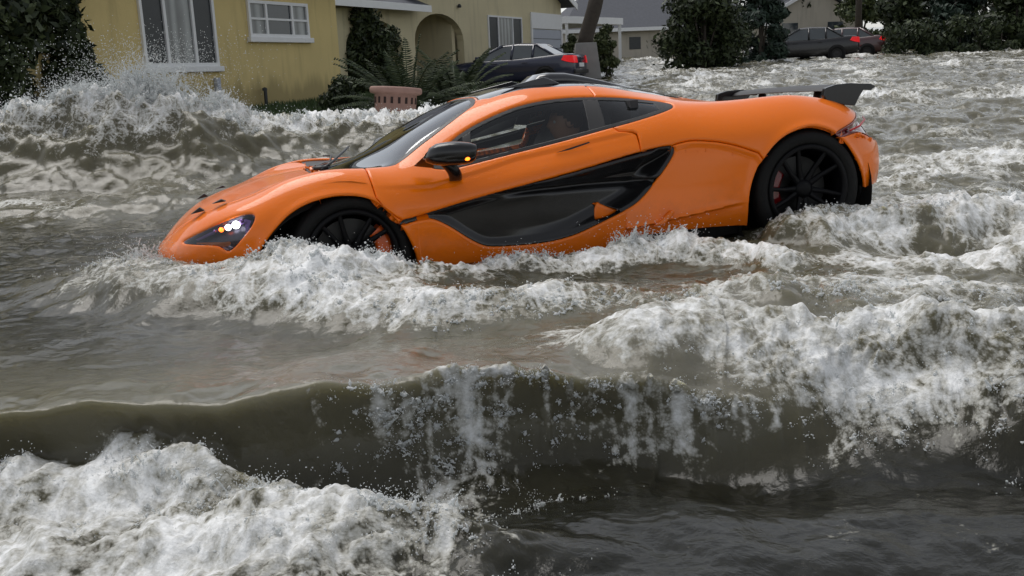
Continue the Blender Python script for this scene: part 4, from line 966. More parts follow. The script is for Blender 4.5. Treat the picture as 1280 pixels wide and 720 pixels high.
# open carport with a white flat roof beside the cream house
P0 = at(709, 20, Y=47); P1 = at(779, 33, Y=51); zc = P0[2]
cp = empty('carport', (P0[0], P0[1], gz(P0[0], P0[1]))); tag(cp, 'white flat roofed carport between the cream house and grey roofed house', 'carport')
m = MB(); d = (P1-P0)*[1, 1, 0]; d = d/np.linalg.norm(d); nb = np.array([-d[1], d[0], 0]); ln = np.linalg.norm((P1-P0)[:2])
m.prism([P0+UP*.0, P0+d*ln, P0+d*ln-UP*.32, P0-UP*.32], nb*5); adopt(m.build('roof', WHITE, cp), cp)
for k in (0.1, ln-.15):
    m = MB(); q = P0+d*k+nb*.12; m.box((q[0]-.07, q[1]-.07, gz(q[0], q[1])-.1), (q[0]+.07, q[1]+.07, zc-.325)); adopt(m.build('post', WHITE, cp), cp)
m = MB(); q = P0+nb*4.5; m.prism([q-UP*3.2, q+d*ln-UP*3.2, q+d*ln-UP*.33, q-UP*.33], nb*.15); adopt(m.build('wall', CREAM, cp), cp)

# grey roofed house farther along
P3 = at(776, 84, Y=60); F3 = Facade([P3[0], P3[1], gz(P3[0], P3[1])-.2])
F3.P = np.array(F3.P); h3 = empty('house', tuple(F3.P)); tag(h3, 'beige house with a broad grey roof behind the dark round bush', 'house')
T3 = np.array([.985, .17, 0]); N3 = np.array([.17, -.985, 0])
def p3(a, u, o=0): return F3.P+T3*a+UP*u+N3*o
u3 = at(800, 36, Y=60)[2]-F3.P[2]; m = MB(); m.prism([p3(-3.2, -.6), p3(9, -.6), p3(9, u3), p3(-3.2, u3)], -N3*7); adopt(m.build('wall', BEIGE, h3), h3)
m = MB(); m.add([p3(-3.7, u3+.05, .5), p3(9.5, u3+.05, .5), p3(9.5, u3+.05, -7.5), p3(-3.7, u3+.05, -7.5), p3(-1.5, u3+2.2, -3.5), p3(7, u3+2.2, -3.5)], [(0,1,5,4), (1,2,5), (2,3,4,5), (3,0,4), (3,2,1,0)]); adopt(m.build('roof', ROOFG, h3), h3)
m = MB(); m.prism([p3(-3.72, u3-.12, .502), p3(9.52, u3-.12, .502), p3(9.52, u3+.08, .502), p3(-3.72, u3+.08, .502)], N3*.03); adopt(m.build('fascia', WHITE, h3), h3)
m = MB(); m.prism([p3(.55, .75, .002), p3(1.25, .75, .002), p3(1.25, u3-.45, .002), p3(.55, u3-.45, .002)], N3*.03); adopt(m.build('window', SCREEN, h3), h3)

# white gabled house far down the street
P4 = at(1010, 70, Y=74); F4 = Facade([P4[0], P4[1], gz(P4[0], P4[1])-.3]); h4 = empty('house', tuple(F4.P)); tag(h4, 'pale house with a white gable edge far behind the parked cars', 'house')
T4 = np.array([.96, .28, 0]); N4 = np.array([.28, -.96, 0])
def p4(a, u, o=0): return F4.P+T4*a+UP*u+N4*o
m = MB(); m.prism([p4(-3.4, -.6), p4(4.5, -.6), p4(4.5, 2.4), p4(.5, 4.3), p4(-3.4, 2.4)], -N4*6); adopt(m.build('wall', BEIGE, h4), h4)
m = MB(); 
for e in (-3.9, 5.0): m.prism([p4(e, 2.25, .4), p4(.5, 4.45, .4), p4(.5, 4.65, .4), p4(e, 2.45, .4)], -N4*7)
adopt(m.build('roof', ROOFG, h4), h4)
m = MB()
for e in (-3.95, 5.05): m.prism([p4(e, 2.2, .402), p4(.5, 4.42, .402), p4(.5, 4.68, .402), p4(e, 2.46, .402)], N4*.05)
adopt(m.build('barge_board', WHITE, h4), h4)
for a in (-2.2, 1.6):
    m = MB(); m.prism([p4(a, .9, .002), p4(a+1.3, .9, .002), p4(a+1.3, 2.0, .002), p4(a, 2.0, .002)], N4*.03); adopt(m.build('window', PANE, h4), h4)
# ------------------------------------------------------------------ trees and shrubs: leaf-sized faces gathered in clumps round real limbs
def leaf_material(name, lo, hi, rough=.55):
    m, t, p, o = nodes(name); L = t.links.new
    g = N(t, 'ShaderNodeNewGeometry'); r = N(t, 'ShaderNodeValToRGB'); L(g.outputs['Random Per Island'], r.inputs[0])
    r.color_ramp.elements[0].color = lo+(1,); r.color_ramp.elements[1].color = hi+(1,); L(r.outputs[0], p.inputs['Base Color'])
    p.inputs['Roughness'].default_value = rough; p.inputs['Specular IOR Level'].default_value = .35
    return m
LEAF_D = leaf_material('dark_leaf', (.010,.018,.008), (.060,.080,.030)); LEAF_M = leaf_material('mid_leaf', (.018,.032,.010), (.10,.12,.045))
LEAF_B = leaf_material('blue_leaf', (.010,.022,.015), (.035,.06,.04)); FROND = leaf_material('frond_leaf', (.016,.030,.012), (.05,.07,.025), .7)
BARK = simple('bark', (.055,.045,.036), .9, var=.4, scale=9, bump=.8, bscale=30)
def leaves(rs, centres, radii, n, size, droop=.0):
    """n leaf faces spread through clumps (centres, radii)"""
    C = np.array(centres); Rr = np.array(radii); k = rs.choice(len(C), n, p=Rr**2/np.sum(Rr**2))
    d = rs.normal(size=(n, 3)); d /= np.linalg.norm(d, axis=1, keepdims=True); rad = rs.uniform(.25, 1, n)**.45*np.where(rs.uniform(0, 1, n) < .10, rs.uniform(1, 1.45, n), 1)
    P = C[k]+d*(Rr[k]*rad)[:, None]*[1, 1, .8]
    nrm = d+rs.normal(0, .6, (n, 3)); nrm /= np.linalg.norm(nrm, axis=1, keepdims=True)
    a = np.cross(nrm, rs.normal(size=(n, 3))); a /= np.linalg.norm(a, axis=1, keepdims=True); a[:, 2] -= droop; b = np.cross(nrm, a)
    s = (size*rs.uniform(.35, 1.5, n))[:, None]
    V = np.stack([P-a*s, P+b*s*.45, P+a*s, P-b*s*.45], 1).reshape(-1, 3)
    return V, np.arange(4*n).reshape(-1, 4)
def make_tree(name, label, cat, x, y, h, w, trunk_h, leaf, seed, n=7000, size=.07, clumps=34, depth=None, z0=None, group=None, trunk_r=.12, limbs=7):
    rs = np.random.RandomState(seed); z = gz(x, y)-.05 if z0 is None else z0
    root = empty(name, (x, y, z)); tag(root, label, cat, group); dp = depth or w*.8
    m = MB(); lean = rs.normal(0, .05, 2)
    m.tube([(0,0,-.2), (lean[0]*.5, lean[1]*.5, trunk_h*.5), (lean[0], lean[1], trunk_h), (lean[0]*1.5, lean[1]*1.5, h*.8)], [trunk_r*1.25, trunk_r, trunk_r*.8, trunk_r*.2], 9)
    cs, rad = [], []
    for i in range(clumps):
        u = rs.uniform(0, 1); ph = rs.uniform(0, 2*math.pi); zz = trunk_h*.7+(h-trunk_h*.7)*u; prof = (1-abs(2*u-.8)**2.2*.75)
        prof = max(.25, prof); r_ = math.sqrt(rs.uniform(.1, 1))*.82
        cs.append((lean[0]+math.cos(ph)*w*.5*prof*r_, lean[1]+math.sin(ph)*dp*.5*prof*r_, zz)); rad.append(w*rs.uniform(.10, .20)+.05)
    for i in range(limbs):
        c = cs[i*len(cs)//limbs]; s0 = (lean[0], lean[1], trunk_h*rs.uniform(.5, 1)); m.tube([s0, tuple((np.array(s0)*.5+np.array(c)*.5)+[0, 0, .1]), c], [trunk_r*.5, trunk_r*.3, trunk_r*.1], 6)
    m.build('trunk', BARK, root, True)
    V, F = leaves(rs, cs, rad, n, size); link('crown', np_mesh('crown', V, F), leaf, root, False); return root
def px_tree(name, label, cat, x0, x1, ytop, ybase, Y, **k):
    a, b = at(x0, ybase, Y=Y), at(x1, ybase, Y=Y); top = at((x0+x1)/2, ytop, Y=Y); cx = (a[0]+b[0])/2; z = gz(cx, Y)-.05
    k.setdefault('trunk_h', (top[2]-z)*.25)
    return make_tree(name, label, cat, cx, Y, top[2]-z, b[0]-a[0], z0=z, **k)

px_tree('round_bush', 'large dark rounded bush at the water edge beside the parked cars', 'bush', 820, 935, -25, 88, 38, leaf=LEAF_D, seed=3, n=16000, size=.10, clumps=60, trunk_h=.5)
px_tree('round_bush', 'dark loose bush right behind the large rounded bush', 'bush', 915, 985, -30, 80, 41, leaf=LEAF_B, seed=5, n=9000, size=.11, clumps=36, trunk_h=.6)
px_tree('leafy_bush', 'green bush left of the grey tapered tree planter', 'bush', 704, 728, 44, 95, 35, leaf=LEAF_M, seed=8, n=3500, size=.06, clumps=22, trunk_h=.3, trunk_r=.03)
px_tree('leafy_bush', 'green bush right of the grey tapered tree planter', 'bush', 741, 775, 36, 92, 34.6, leaf=LEAF_M, seed=9, n=4500, size=.06, clumps=26, trunk_h=.3, trunk_r=.03)
px_tree('porch_bush', 'dark green bush filling the left porch arch of the cream house', 'bush', 418, 505, 20, 122, 28.6, leaf=LEAF_D, seed=12, n=15000, size=.07, clumps=70, trunk_h=.4, trunk_r=.04, depth=1.1)
px_tree('corner_shrub', 'low dark shrub at the right corner of the yellow house', 'shrub', 396, 446, 104, 134, 18.2, leaf=LEAF_D, seed=14, n=3200, size=.05, clumps=22, trunk_h=.1, trunk_r=.03)
px_tree('broad_tree', 'black green tree left of the yellow house', 'tree', -75, 62, -120, 150, 14.2, leaf=LEAF_D, seed=21, n=26000, size=.085, clumps=110, trunk_h=.5, trunk_r=.16)
px_tree('broad_tree', 'dark tree against the left end of the yellow house wall', 'tree', 34, 126, -90, 132, 15.6, leaf=LEAF_D, seed=22, n=22000, size=.08, clumps=100, trunk_h=.4, trunk_r=.13)
px_tree('palmetto_bush', 'dark tangled bush between the splash and the yellow wall', 'bush', 60, 150, 88, 150, 15.0, leaf=LEAF_D, seed=24, n=5000, size=.055, clumps=26, trunk_h=.2, trunk_r=.04)
hz = [(1085,1170,-45,63,50,LEAF_D,'dense dark tree left of the gap at the end of the street'), (1150,1235,-60,61,47,LEAF_B,'dense dark tree with bluish leaves at the far shore'), (1215,1330,-50,60,44,LEAF_D,'broad dark tree at the far right edge of the view'),
      (1040,1110,-40,66,66,LEAF_M,'mid green tree far behind the utility pole'), (950,1040,-60,66,76,LEAF_D,'tall dark tree far behind the pale gabled house'), (1310,1440,-60,60,46,LEAF_B,'dark tree beyond the right end of the shore'),
      (790,880,-75,62,74,LEAF_M,'tall tree rising behind the grey roofed house'), (870,970,-85,62,70,LEAF_B,'tall bluish tree rising behind the dark round bush'),
      (1100,1190,-80,62,72,LEAF_B,'tall dark tree rising behind the dense tree left of the shore gap'), (1190,1290,-90,60,66,LEAF_D,'tallest dark tree behind the right part of the long hedge')]
for i, (x0, x1, yt, yb, Y, lf, lab) in enumerate(hz):
    px_tree('shore_tree', lab, 'tree', x0, x1, yt, yb, Y, leaf=lf, seed=40+i, n=11000, size=.15, clumps=44, trunk_h=.9, trunk_r=.16, group='trees at the far end of the flooded street')
def hedge(label, x0, x1, yt, yb, Y, seed, leaf):
    a, b, t = at(x0, yb, Y=Y), at(x1, yb, Y=Y), at((x0+x1)/2, yt, Y=Y); rs = np.random.RandomState(seed); z = gz((a[0]+b[0])/2, Y)-.05; h = t[2]-z; w = b[0]-a[0]
    root = empty('hedge', ((a[0]+b[0])/2, Y, z)); tag(root, label, 'hedge')
    cs = [(rs.uniform(-w/2, w/2), rs.uniform(-.7, .7), h*rs.uniform(.12, .9)) for _ in range(70)]; V, F = leaves(rs, cs, [h*rs.uniform(.16, .3) for _ in cs], 14000, .10)
    link('foliage', np_mesh('foliage', V, F), leaf, root, False); m = MB()
    for i in range(9): x = -w/2+w*(i+.5)/9; m.tube([(x,0,-.2), (x+.1,.1,h*.7)], [.05,.02], 6)
    m.build('stems', BARK, root, True)
hedge('long dark hedge along the far right shore of the flood', 1108, 1340, 22, 64, 43, 77, LEAF_D)

# tree growing out of a tapered grey concrete planter
P = at(733, 92, Y=33); z = gz(P[0], P[1]); a, b, t0, t1 = at(716, 92, Y=33), at(751, 92, Y=33), at(722, 54, Y=33), at(747, 54, Y=33)
pl = empty('tapered_planter', (P[0], P[1], z)); tag(pl, 'tapered grey concrete planter with a bare dark trunk rising out of it', 'planter')
hb, ht, hh = (b[0]-a[0])/2, (t1[0]-t0[0])/2, t0[2]-z
m = MB(); rows = [[(s*hw, e*hw, zz) for s, e in ((-1,-1),(1,-1),(1,1),(-1,1),(-1,-1))] for hw, zz in ((hb,-.3), (hb,0), (ht,hh), (ht-.06,hh), (ht-.08,hh-.1))]
m.grid(rows).build('basin', simple('grey_concrete', (.24,.24,.23), .85, var=.25, scale=3, bump=.4), pl, False, .015)
MB().box((-ht+.07,-ht+.07,hh-.14), (ht-.07,ht-.07,hh-.09)).build('soil', simple('soil', (.03,.022,.015), .95), pl)
tr = empty('bare_tree', (P[0], P[1], z+hh-.1)); tag(tr, 'dark leaning tree trunk standing in the tapered grey planter', 'tree')
top = at(752, -30, Y=33)-np.array([P[0], P[1], z+hh-.1]); m = MB()
m.tube([(0,0,0), (.02,0,.3), (top[0]*.5,0,top[2]*.5), tuple(top*[1,0,1])], [.28,.24,.24,.23], 12); m.tube([tuple(top*[1,0,1]), (top[0]-.5,.2,top[2]+1.3)], [.15,.08], 8); m.tube([tuple(top*[1,0,1]), (top[0]+.6,-.1,top[2]+1.5)], [.15,.08], 8)
m.build('trunk', BARK, tr, True)
rs = np.random.RandomState(5); cs = [(top[0]+rs.normal(0,.9), rs.normal(0,.9), top[2]+1.9+rs.normal(0,.45)) for _ in range(34)]
V, F = leaves(rs, cs, [.45]*34, 7000, .07); link('crown', np_mesh('crown', V, F), LEAF_D, tr, False)

# sago palms
def frond_mb(V, F, base, az, el, length, rs, npair=34, wid=.24):
    pts = []; p = np.array(base, float); d = np.array([math.cos(az)*math.cos(el), math.sin(az)*math.cos(el), math.sin(el)]); n = 16
    for i in range(n+1):
        pts.append(p.copy()); p = p+d*length/n; d[2] -= .058+.02*rs.rand(); d /= np.linalg.norm(d)
    pts = np.array(pts); side = np.cross(d, [0,0,1]); side = np.array([-math.sin(az), math.cos(az), 0])
    for k in range(npair):
        u = .10+.9*k/npair; q = u*n; i = min(int(q), n-1); c = pts[i]+(pts[i+1]-pts[i])*(q-i); t = (pts[i+1]-pts[i]); t /= np.linalg.norm(t)
        L = wid*math.sin(math.pi*min(1, u*.85+.12))**.6*(1.05-.4*u); up = np.cross(side, t)
        for s in (1, -1):
            tip = c+s*side*L*.85+t*L*.55-up*L*.10*s*0+up*L*.18-np.array([0,0,.04*rs.rand()]); w = t*.011; b = len(V)
            V += [c-w, c+w, (c+tip)/2+w*1.2+up*.012, tip, (c+tip)/2-w*1.2+up*.012]; F.append((b,b+1,b+2,b+3,b+4))
    b = len(V)
    for i in range(n):
        w = side*.012*(1-i/n)+side*.003; V += [pts[i]-w, pts[i]+w, pts[i+1]+w, pts[i+1]-w]; F.append(tuple(range(len(V)-4, len(V))))
def sago(label, px, py, Y, H, Lf, n, seed):
    rs = np.random.RandomState(seed); p = at(px, py, Y=Y); z = gz(p[0], p[1]); root = empty('sago_palm', (p[0], p[1], z)); tag(root, label, 'palm', 'sago palms in front of the cream house')
    V, F = [], []
    for i in range(n): frond_mb(V, F, (0,0,H), i*2.39996+rs.normal(0,.1), R_(10+62*(i/n)**.8+rs.normal(0,4)), Lf*rs.uniform(.85,1.1), rs)
    me = bpy.data.meshes.new('fronds'); me.from_pydata([tuple(v) for v in V], [], F); link('fronds', me, FROND, root, False)
    MB().lathe([(.17,-.25), (.19,0), (.17,H*.6), (.12,H), (0,H+.08)], 14).build('trunk', BARK, root, True)
sago('sago palm with arching dark fronds between the yellow house and parked car', 510, 124, 17.0, .55, 1.55, 56, 2)
sago('wider low sago palm nearest the parked dark blue car', 570, 120, 19.2, .45, 1.5, 44, 3)

# round pink planter with slots under its rim
p = at(494, 142, Y=14.8); zt = at(494, 108, Y=14.8)[2]; PINK = simple('pink_concrete', (.34,.205,.17), .8, var=.2, scale=9, bump=.35)
pp = empty('round_planter', (p[0], p[1], zt-.42)); tag(pp, 'round pink concrete planter with a wide rim and slots half sunk in the surf', 'planter'); pp.rotation_euler = (R_(-3), R_(5), 0)
MB().lathe([(.30,.0), (.31,.30), (.37,.315), (.385,.335), (.385,.385), (.37,.405), (.30,.41), (.285,.38), (.27,.20), (0,.20)], 48).build('bowl', PINK, pp, True)
MB().lathe([(0,.33), (.283,.33)], 32).build('soil', bpy.data.materials['soil'], pp)
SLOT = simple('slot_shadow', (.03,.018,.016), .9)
for k in range(18):
    a = 2*math.pi*k/18+.1; M = Matrix.Rotation(a, 4, 'Z'); MB().box((.290,-.018,.17), (.3135,.018,.26), M).build('slot', SLOT, pp)
# iron stake by the yellow wall
p = at(333, 134, Y=19.5); st = empty('garden_stake', (p[0], p[1], gz(p[0], p[1]))); tag(st, 'thin dark stake standing in the grass before the yellow wall', 'stake')
hs = at(333, 112, Y=19.5)[2]-gz(p[0], p[1]); MB().tube([(0,0,-.2), (.01,0,hs)], .035, 8).build('post', SCREEN, st); MB().lathe([(0,hs-.02), (.05,hs-.02), (.05,hs+.03), (0,hs+.05)], 10).build('cap', SCREEN, st)
# utility pole far down the street
p = at(1072, 60, Y=56); up_ = empty('utility_pole', (p[0], p[1], gz(p[0], p[1]))); tag(up_, 'tall dark utility pole at the far end of the street', 'pole')
MB().tube([(0,0,-.3), (0,0,9)], [.19,.13], 10).build('pole', BARK, up_, True); MB().box((-1.2,-.06,8.1), (1.2,.06,8.25)).build('crossarm', BARK, up_)
for x in (-1.05, -.4, .4, 1.05): MB().lathe([(.03,8.26), (.06,8.3), (.05,8.4), (0,8.43)], 8, 'z', (x,0,0)).build('insulator', simple('porcelain', (.35,.33,.3), .3) if x < -1 else bpy.data.materials['porcelain'], up_)

# ------------------------------------------------------------------ parked saloons
def saloon(label, px, py, Y, yaw, paint, zoff=0., group='cars parked beyond the flood', ht=1.44):
    p = at(px, py, Y=Y); root = empty('parked_car', (p[0], p[1], p[2]+zoff), yaw); tag(root, label, 'car', group)
    # nose along +x; x from -2.3 to 2.3
    st = [(-2.32,.62,.40,.86,.50),(-2.25,.78,.34,.98,.72),(-1.9,.86,.28,1.02,.80),(-1.3,.89,.24,.98,.84),(-.4,.90,.24,.93,.86),(.5,.90,.24,.92,.86),(1.1,.89,.24,.90,.84),(1.7,.87,.26,.82,.78),(2.15,.78,.32,.70,.66),(2.34,.58,.40,.58,.45)]
    T = np.array(st); xs = np.linspace(-2.32, 2.34, 90); C = pchip(T[:, 0], T[:, 1:], xs); rows = []
    for x, (w, zb, zt, wt) in zip(xs, C):
        pr = [(.0,zb), (w*.9,zb), (w*.985,zb+.10), (w,zb+(zt-zb)*.45), (w*.985,zb+(zt-zb)*.75), (wt,zt-.02), (wt*.85,zt+.012), (0,zt+.02)]
        pr = pr+[(-y, z) for y, z in pr[-2:0:-1]]; rows.append([(x, y, z) for y, z in pr]+[(x, 0., zb)])
    m = MB(); m.grid(rows); n = len(rows[0])-1
    m.f.append(tuple(range(n))[::-1]); m.f.append(tuple(len(m.v)-n-1+i for i in range(n))); b = m.build('body', paint, root, True)
    for w in (1.42, -1.42):            # arch openings
        MB().lathe([(.0,.905), (.36,.905), (.36,.80)], 28, 'y', (w,0,.33)).build('wheel_arch', DARK, root); MB().lathe([(.0,-.905), (.36,-.905), (.36,-.80)], 28, 'y', (w,0,.33)).build('wheel_arch', DARK, root)
        for s in (1, -1):
            wh = empty('wheel'); wh.parent = root; wh.location = (w, s*.82, .33)
            MB().lathe([(.2,-.1), (.31,-.1), (.325,-.06), (.325,.075), (.31,.11), (.21,.115), (.2,.09)], 32, 'y').build('tyre', TYRE, wh, True)
            r_ = MB().lathe([(.205,s*.09), (.20,s*.105), (.17,s*.08), (.05,s*.10), (0,s*.105)], 24, 'y'); r_.build('rim', DISCM, wh, True)
    # cabin: sloping glass, roof and pillars
    cab = [(-1.72,.70,.98),(-1.02,.58,ht-.03),(-.45,.57,ht),(.05,.57,ht-.02),(1.02,.72,.91)]
    lo = [(-1.72,.76,.97),(-1.02,.80,.945),(-.45,.82,.93),(.05,.83,.92),(1.02,.80,.90)]
    m = MB(); rows = []
    for (x, w, z), (xl, wl, zl) in zip(cab[1:4], lo[1:4]): rows.append([(x, w*1.0, z-.05), (x, w*.9, z-.005), (x, 0, z+.025), (x, -w*.9, z-.005), (x, -w, z-.05)])
    m.grid(rows).build('roof', paint, root, True)
    m = MB(); m.add([(-1.74,.74,.975), (-1.74,-.74,.975), (-1.03,-.56,ht-.02), (-1.03,.56,ht-.02)], [(0,1,2,3)]).build('rear_window', PANE, root)
    m = MB(); m.add([(1.02,.74,.905), (1.02,-.74,.905), (.06,-.56,ht-.02), (.06,.56,ht-.02)], [(3,2,1,0)]).build('windscreen', PANE, root)
    for s in (1, -1):
        for q in ([(-1.66,.775,.97), (-1.02,.80,.95), (-1.02,.60,ht-.09), (-1.14,.61,ht-.12)], [(-.95,.81,.945), (-.34,.83,.935), (-.34,.592,ht-.06), (-.95,.60,ht-.075)], [(-.27,.83,.93), (.84,.81,.915), (.10,.60,ht-.10), (-.27,.592,ht-.06)]):
            MB().add([(x, s*y, z) for x, y, z in q], [(0,1,2,3)]).build('side_window', CURT2, root)
        for A, B in (((-1.70,.765,.972), (-1.06,.59,ht-.05)), ((-.985,.81,.945), (-.985,.59,ht-.06)), ((-.305,.83,.935), (-.305,.585,ht-.04)), ((.98,.77,.91), (.06,.585,ht-.05))):
            MB().tube([(A[0], s*A[1], A[2]), (B[0], s*B[1], B[2])], .04, 6).build('pillar', paint, root, True)
        q = [(-2.33,.45,.74),(-2.30,.74,.74),(-2.10,.852,.78),(-1.92,.868,.84),(-2.0,.845,.975),(-2.24,.765,.97),(-2.31,.50,.95)]
        MB().prism([(x-.012, s*(y+.012), z) for x, y, z in q], (-.012, s*.012, 0)).build('taillight', REDL2, root, False, .004)
        MB().prism([(2.18,s*.72,.60), (2.02,s*.82,.66), (1.98,s*.82,.74), (2.12,s*.74,.70)], (.02, s*.012, .0)).build('headlight', LENS2, root)
        MB().box((.62,s*.86 if s > 0 else -1.06,.92), (.82,1.06 if s > 0 else -.86,1.05)).build('door_mirror', paint, root, True, .03)
        for hx in (-.75, .25): MB().box((hx-.09,s*.90-.012,.80), (hx+.09,s*.90+.022,.825)).build('door_handle', paint, root, False, .006)
    MB().box((-2.345,-.26,.62), (-2.325,.26,.74)).build('number_plate', WHITE, root)
    MB().box((-2.36,-.74,.42), (-2.28,.74,.54)).build('bumper_trim', BLACK, root, True, .02)
    return root
CURT2 = simple('tinted_side_glass', (.05,.06,.065), .05, var=.4, scale=1.5, spec=.8); REDL2 = emit_mat('red_tail_lens', (.7,.010,.015), .3); LENS2 = simple('clear_lens', (.5,.5,.5), .1)
NAVY = simple('navy_paint', (.018,.022,.048), .25, coat=.5, var=.1); GREYP = simple('charcoal_paint', (.008,.008,.010), .25, coat=.25, var=.1); SILV = simple('maroon_paint', (.06,.018,.02), .3, coat=.8)
saloon('dark blue saloon with a red tail light parked before the cream house', 640, 112, 32.2, R_(180-20), NAVY, ht=1.40)
saloon('charcoal saloon parked half hidden by the dark round bush', 1000, 79, 43, R_(180-14), GREYP)
saloon('maroon saloon peeking out beyond the charcoal parked car', 1045, 75, 47.5, R_(180-24), SILV)
# ------------------------------------------------------------------ spray: water thrown up along the crests, melted into one body per splash
def foam_material(name, col):
    m, t, p, o = nodes(name); L = t.links.new; tc = N(t, 'ShaderNodeTexCoord')
    n = N(t, 'ShaderNodeTexNoise'); n.inputs['Scale'].default_value = 38; n.inputs['Detail'].default_value = 6; L(tc.outputs['Object'], n.inputs['Vector'])
    mx = N(t, 'ShaderNodeMix', data_type='RGBA'); L(n.outputs['Fac'], mx.inputs['Factor']); mx.inputs['A'].default_value = tuple(c*.72 for c in col)+(1,); mx.inputs['B'].default_value = col+(1,)
    L(mx.outputs['Result'], p.inputs['Base Color']); p.inputs['Roughness'].default_value = .25; p.inputs['IOR'].default_value = 1.33
    p.inputs['Subsurface Weight'].default_value = 0
    b = N(t, 'ShaderNodeBump'); b.inputs['Strength'].default_value = .5; b.inputs['Distance'].default_value = .012; L(n.outputs['Fac'], b.inputs['Height']); L(b.outputs[0], p.inputs['Normal'])
    tl = N(t, 'ShaderNodeBsdfTranslucent'); tl.inputs[0].default_value = (.85,.88,.88,1); ms = N(t, 'ShaderNodeMixShader'); ms.inputs[0].default_value = .45
    L(p.outputs[0], ms.inputs[1]); L(tl.outputs[0], ms.inputs[2]); L(ms.outputs[0], o.inputs[0]); return m
M_FOAM = foam_material('foam_white', (.93,.94,.94))
def blob_mesh(name, P, Rr, voxel, label, mat=None, adapt=.0):
    me = bpy.data.meshes.new(name); me.vertices.add(len(P)); me.vertices.foreach_set('co', np.ascontiguousarray(P, np.float32).ravel())
    a = me.attributes.new('rad', 'FLOAT', 'POINT'); a.data.foreach_set('value', np.ascontiguousarray(Rr, np.float32))
    o = bpy.data.objects.new(name, me); COL.objects.link(o)
    g = bpy.data.node_groups.new('melt', 'GeometryNodeTree'); g.interface.new_socket('Geometry', in_out='INPUT', socket_type='NodeSocketGeometry'); g.interface.new_socket('Geometry', in_out='OUTPUT', socket_type='NodeSocketGeometry')
    gi, go = g.nodes.new('NodeGroupInput'), g.nodes.new('NodeGroupOutput'); mp = g.nodes.new('GeometryNodeMeshToPoints'); na = g.nodes.new('GeometryNodeInputNamedAttribute'); na.data_type = 'FLOAT'; na.inputs[0].default_value = 'rad'
    pv = g.nodes.new('GeometryNodePointsToVolume'); pv.resolution_mode = 'VOXEL_SIZE'; pv.inputs['Voxel Size'].default_value = voxel; vm = g.nodes.new('GeometryNodeVolumeToMesh'); vm.inputs['Threshold'].default_value = .1; vm.inputs['Adaptivity'].default_value = adapt
    L = g.links.new; L(gi.outputs[0], mp.inputs['Mesh']); L(na.outputs[0], mp.inputs['Radius']); L(mp.outputs[0], pv.inputs['Points']); L(na.outputs[0], pv.inputs['Radius']); L(pv.outputs[0], vm.inputs['Volume']); L(vm.outputs[0], go.inputs[0])
    md = o.modifiers.new('melt', 'NODES'); md.node_group = g
    em = bpy.data.meshes.new_from_object(o.evaluated_get(bpy.context.evaluated_depsgraph_get())); o.modifiers.clear(); o.data = em; em.name = name
    em.materials.clear(); em.materials.append(mat or M_FOAM); em.shade_smooth(); bpy.data.node_groups.remove(g); bpy.data.meshes.remove(me)
    tag(o, label, 'spray', kind='stuff'); return o
def surf(X, Y):
    z, dX, dY, fo, _ = water(X, Y); return X+dX, Y+dY, z, fo
def throw(rs, line, n_burst, up, fwd, size, clump=3.0, drops=1., spread=.05, seed=0, jets=3):
    """bursts along a crest line: rounded clumps, short tapering fingers on ballistic arcs, and loose drops of every size"""
    q = np.array([p[:2] for p in line], float); wt = np.array([p[2] for p in line], float); seg = np.hypot(*np.diff(q, axis=0).T); cum = np.concatenate([[0], np.cumsum(seg)])
    s = rs.uniform(0, cum[-1], n_burst*3); amp = np.clip(.45+1.1*perlin(s*clump+seed*7.7, s*0+seed, 200+seed), .03, 1.7)*np.interp(s, cum, wt); keep = rs.uniform(0, 1.1, len(s)) < amp; s = s[keep][:n_burst]; amp = amp[keep][:n_burst]
    X = np.interp(s, cum, q[:, 0])+rs.normal(0, spread, len(s)); Y = np.interp(s, cum, q[:, 1])+rs.normal(0, spread, len(s)); x0, y0, z0, _ = surf(X, Y); P, Rd = [], []
    def vel(a, n, sp): 
        v = np.stack([rs.normal(0, .35*sp, n), -fwd*rs.uniform(.2, 1.2, n)+rs.normal(0, .25*sp, n), np.abs(rs.uniform(.2, 1.05, n))], 1); return v*math.sqrt(2*9.8*up*a)
    for i in range(len(s)):
        o = np.array([x0[i], y0[i], z0[i]-.010]); k = rs.randint(10, 24); dirn = rs.normal(0, 1, 3)*[1, .6, .35]
        t_ = rs.normal(0, 1, k)[:, None]; P.append(o+t_*dirn*size*2.2+rs.normal(0, 1, (k, 3))*size*.8+[0, 0, size*.4]); Rd.append(size*rs.uniform(.25, .62, k)*np.exp(-t_[:, 0]**2*.15))
        for v in vel(amp[i], rs.randint(1, jets+1), 1):
            T = rs.uniform(.18, .6)*v[2]/9.8*1.3; n = int(np.clip(np.linalg.norm(v)*T/(size*.4), 5, 34)); tt = np.linspace(0, T, n); r0 = size*rs.uniform(.35, .85)
            p = o+v*tt[:, None]+np.array([0, 0, -4.9])*tt[:, None]**2+rs.normal(0, size*.18, (n, 3)); u = tt/T; r = r0*(1-.78*u)*(1+.3*np.sin(u*9+rs.uniform(0, 6))); r[-1] = r0*rs.uniform(.3, .6); P.append(p); Rd.append(r)
        m = rs.poisson(9*drops*min(amp[i]+.2, 1.2)); v = vel(amp[i]*1.25, m, 1.5); tt = rs.uniform(.1, 1.35, m)*v[:, 2]/9.8
        P.append(o+v*tt[:, None]+np.array([0, 0, -4.9])*tt[:, None]**2+rs.normal(0, size, (m, 3))); Rd.append(size*np.clip(np.exp(rs.normal(-1.75, .45, m)), .08, .42))
    return np.concatenate(P), np.concatenate(Rd)
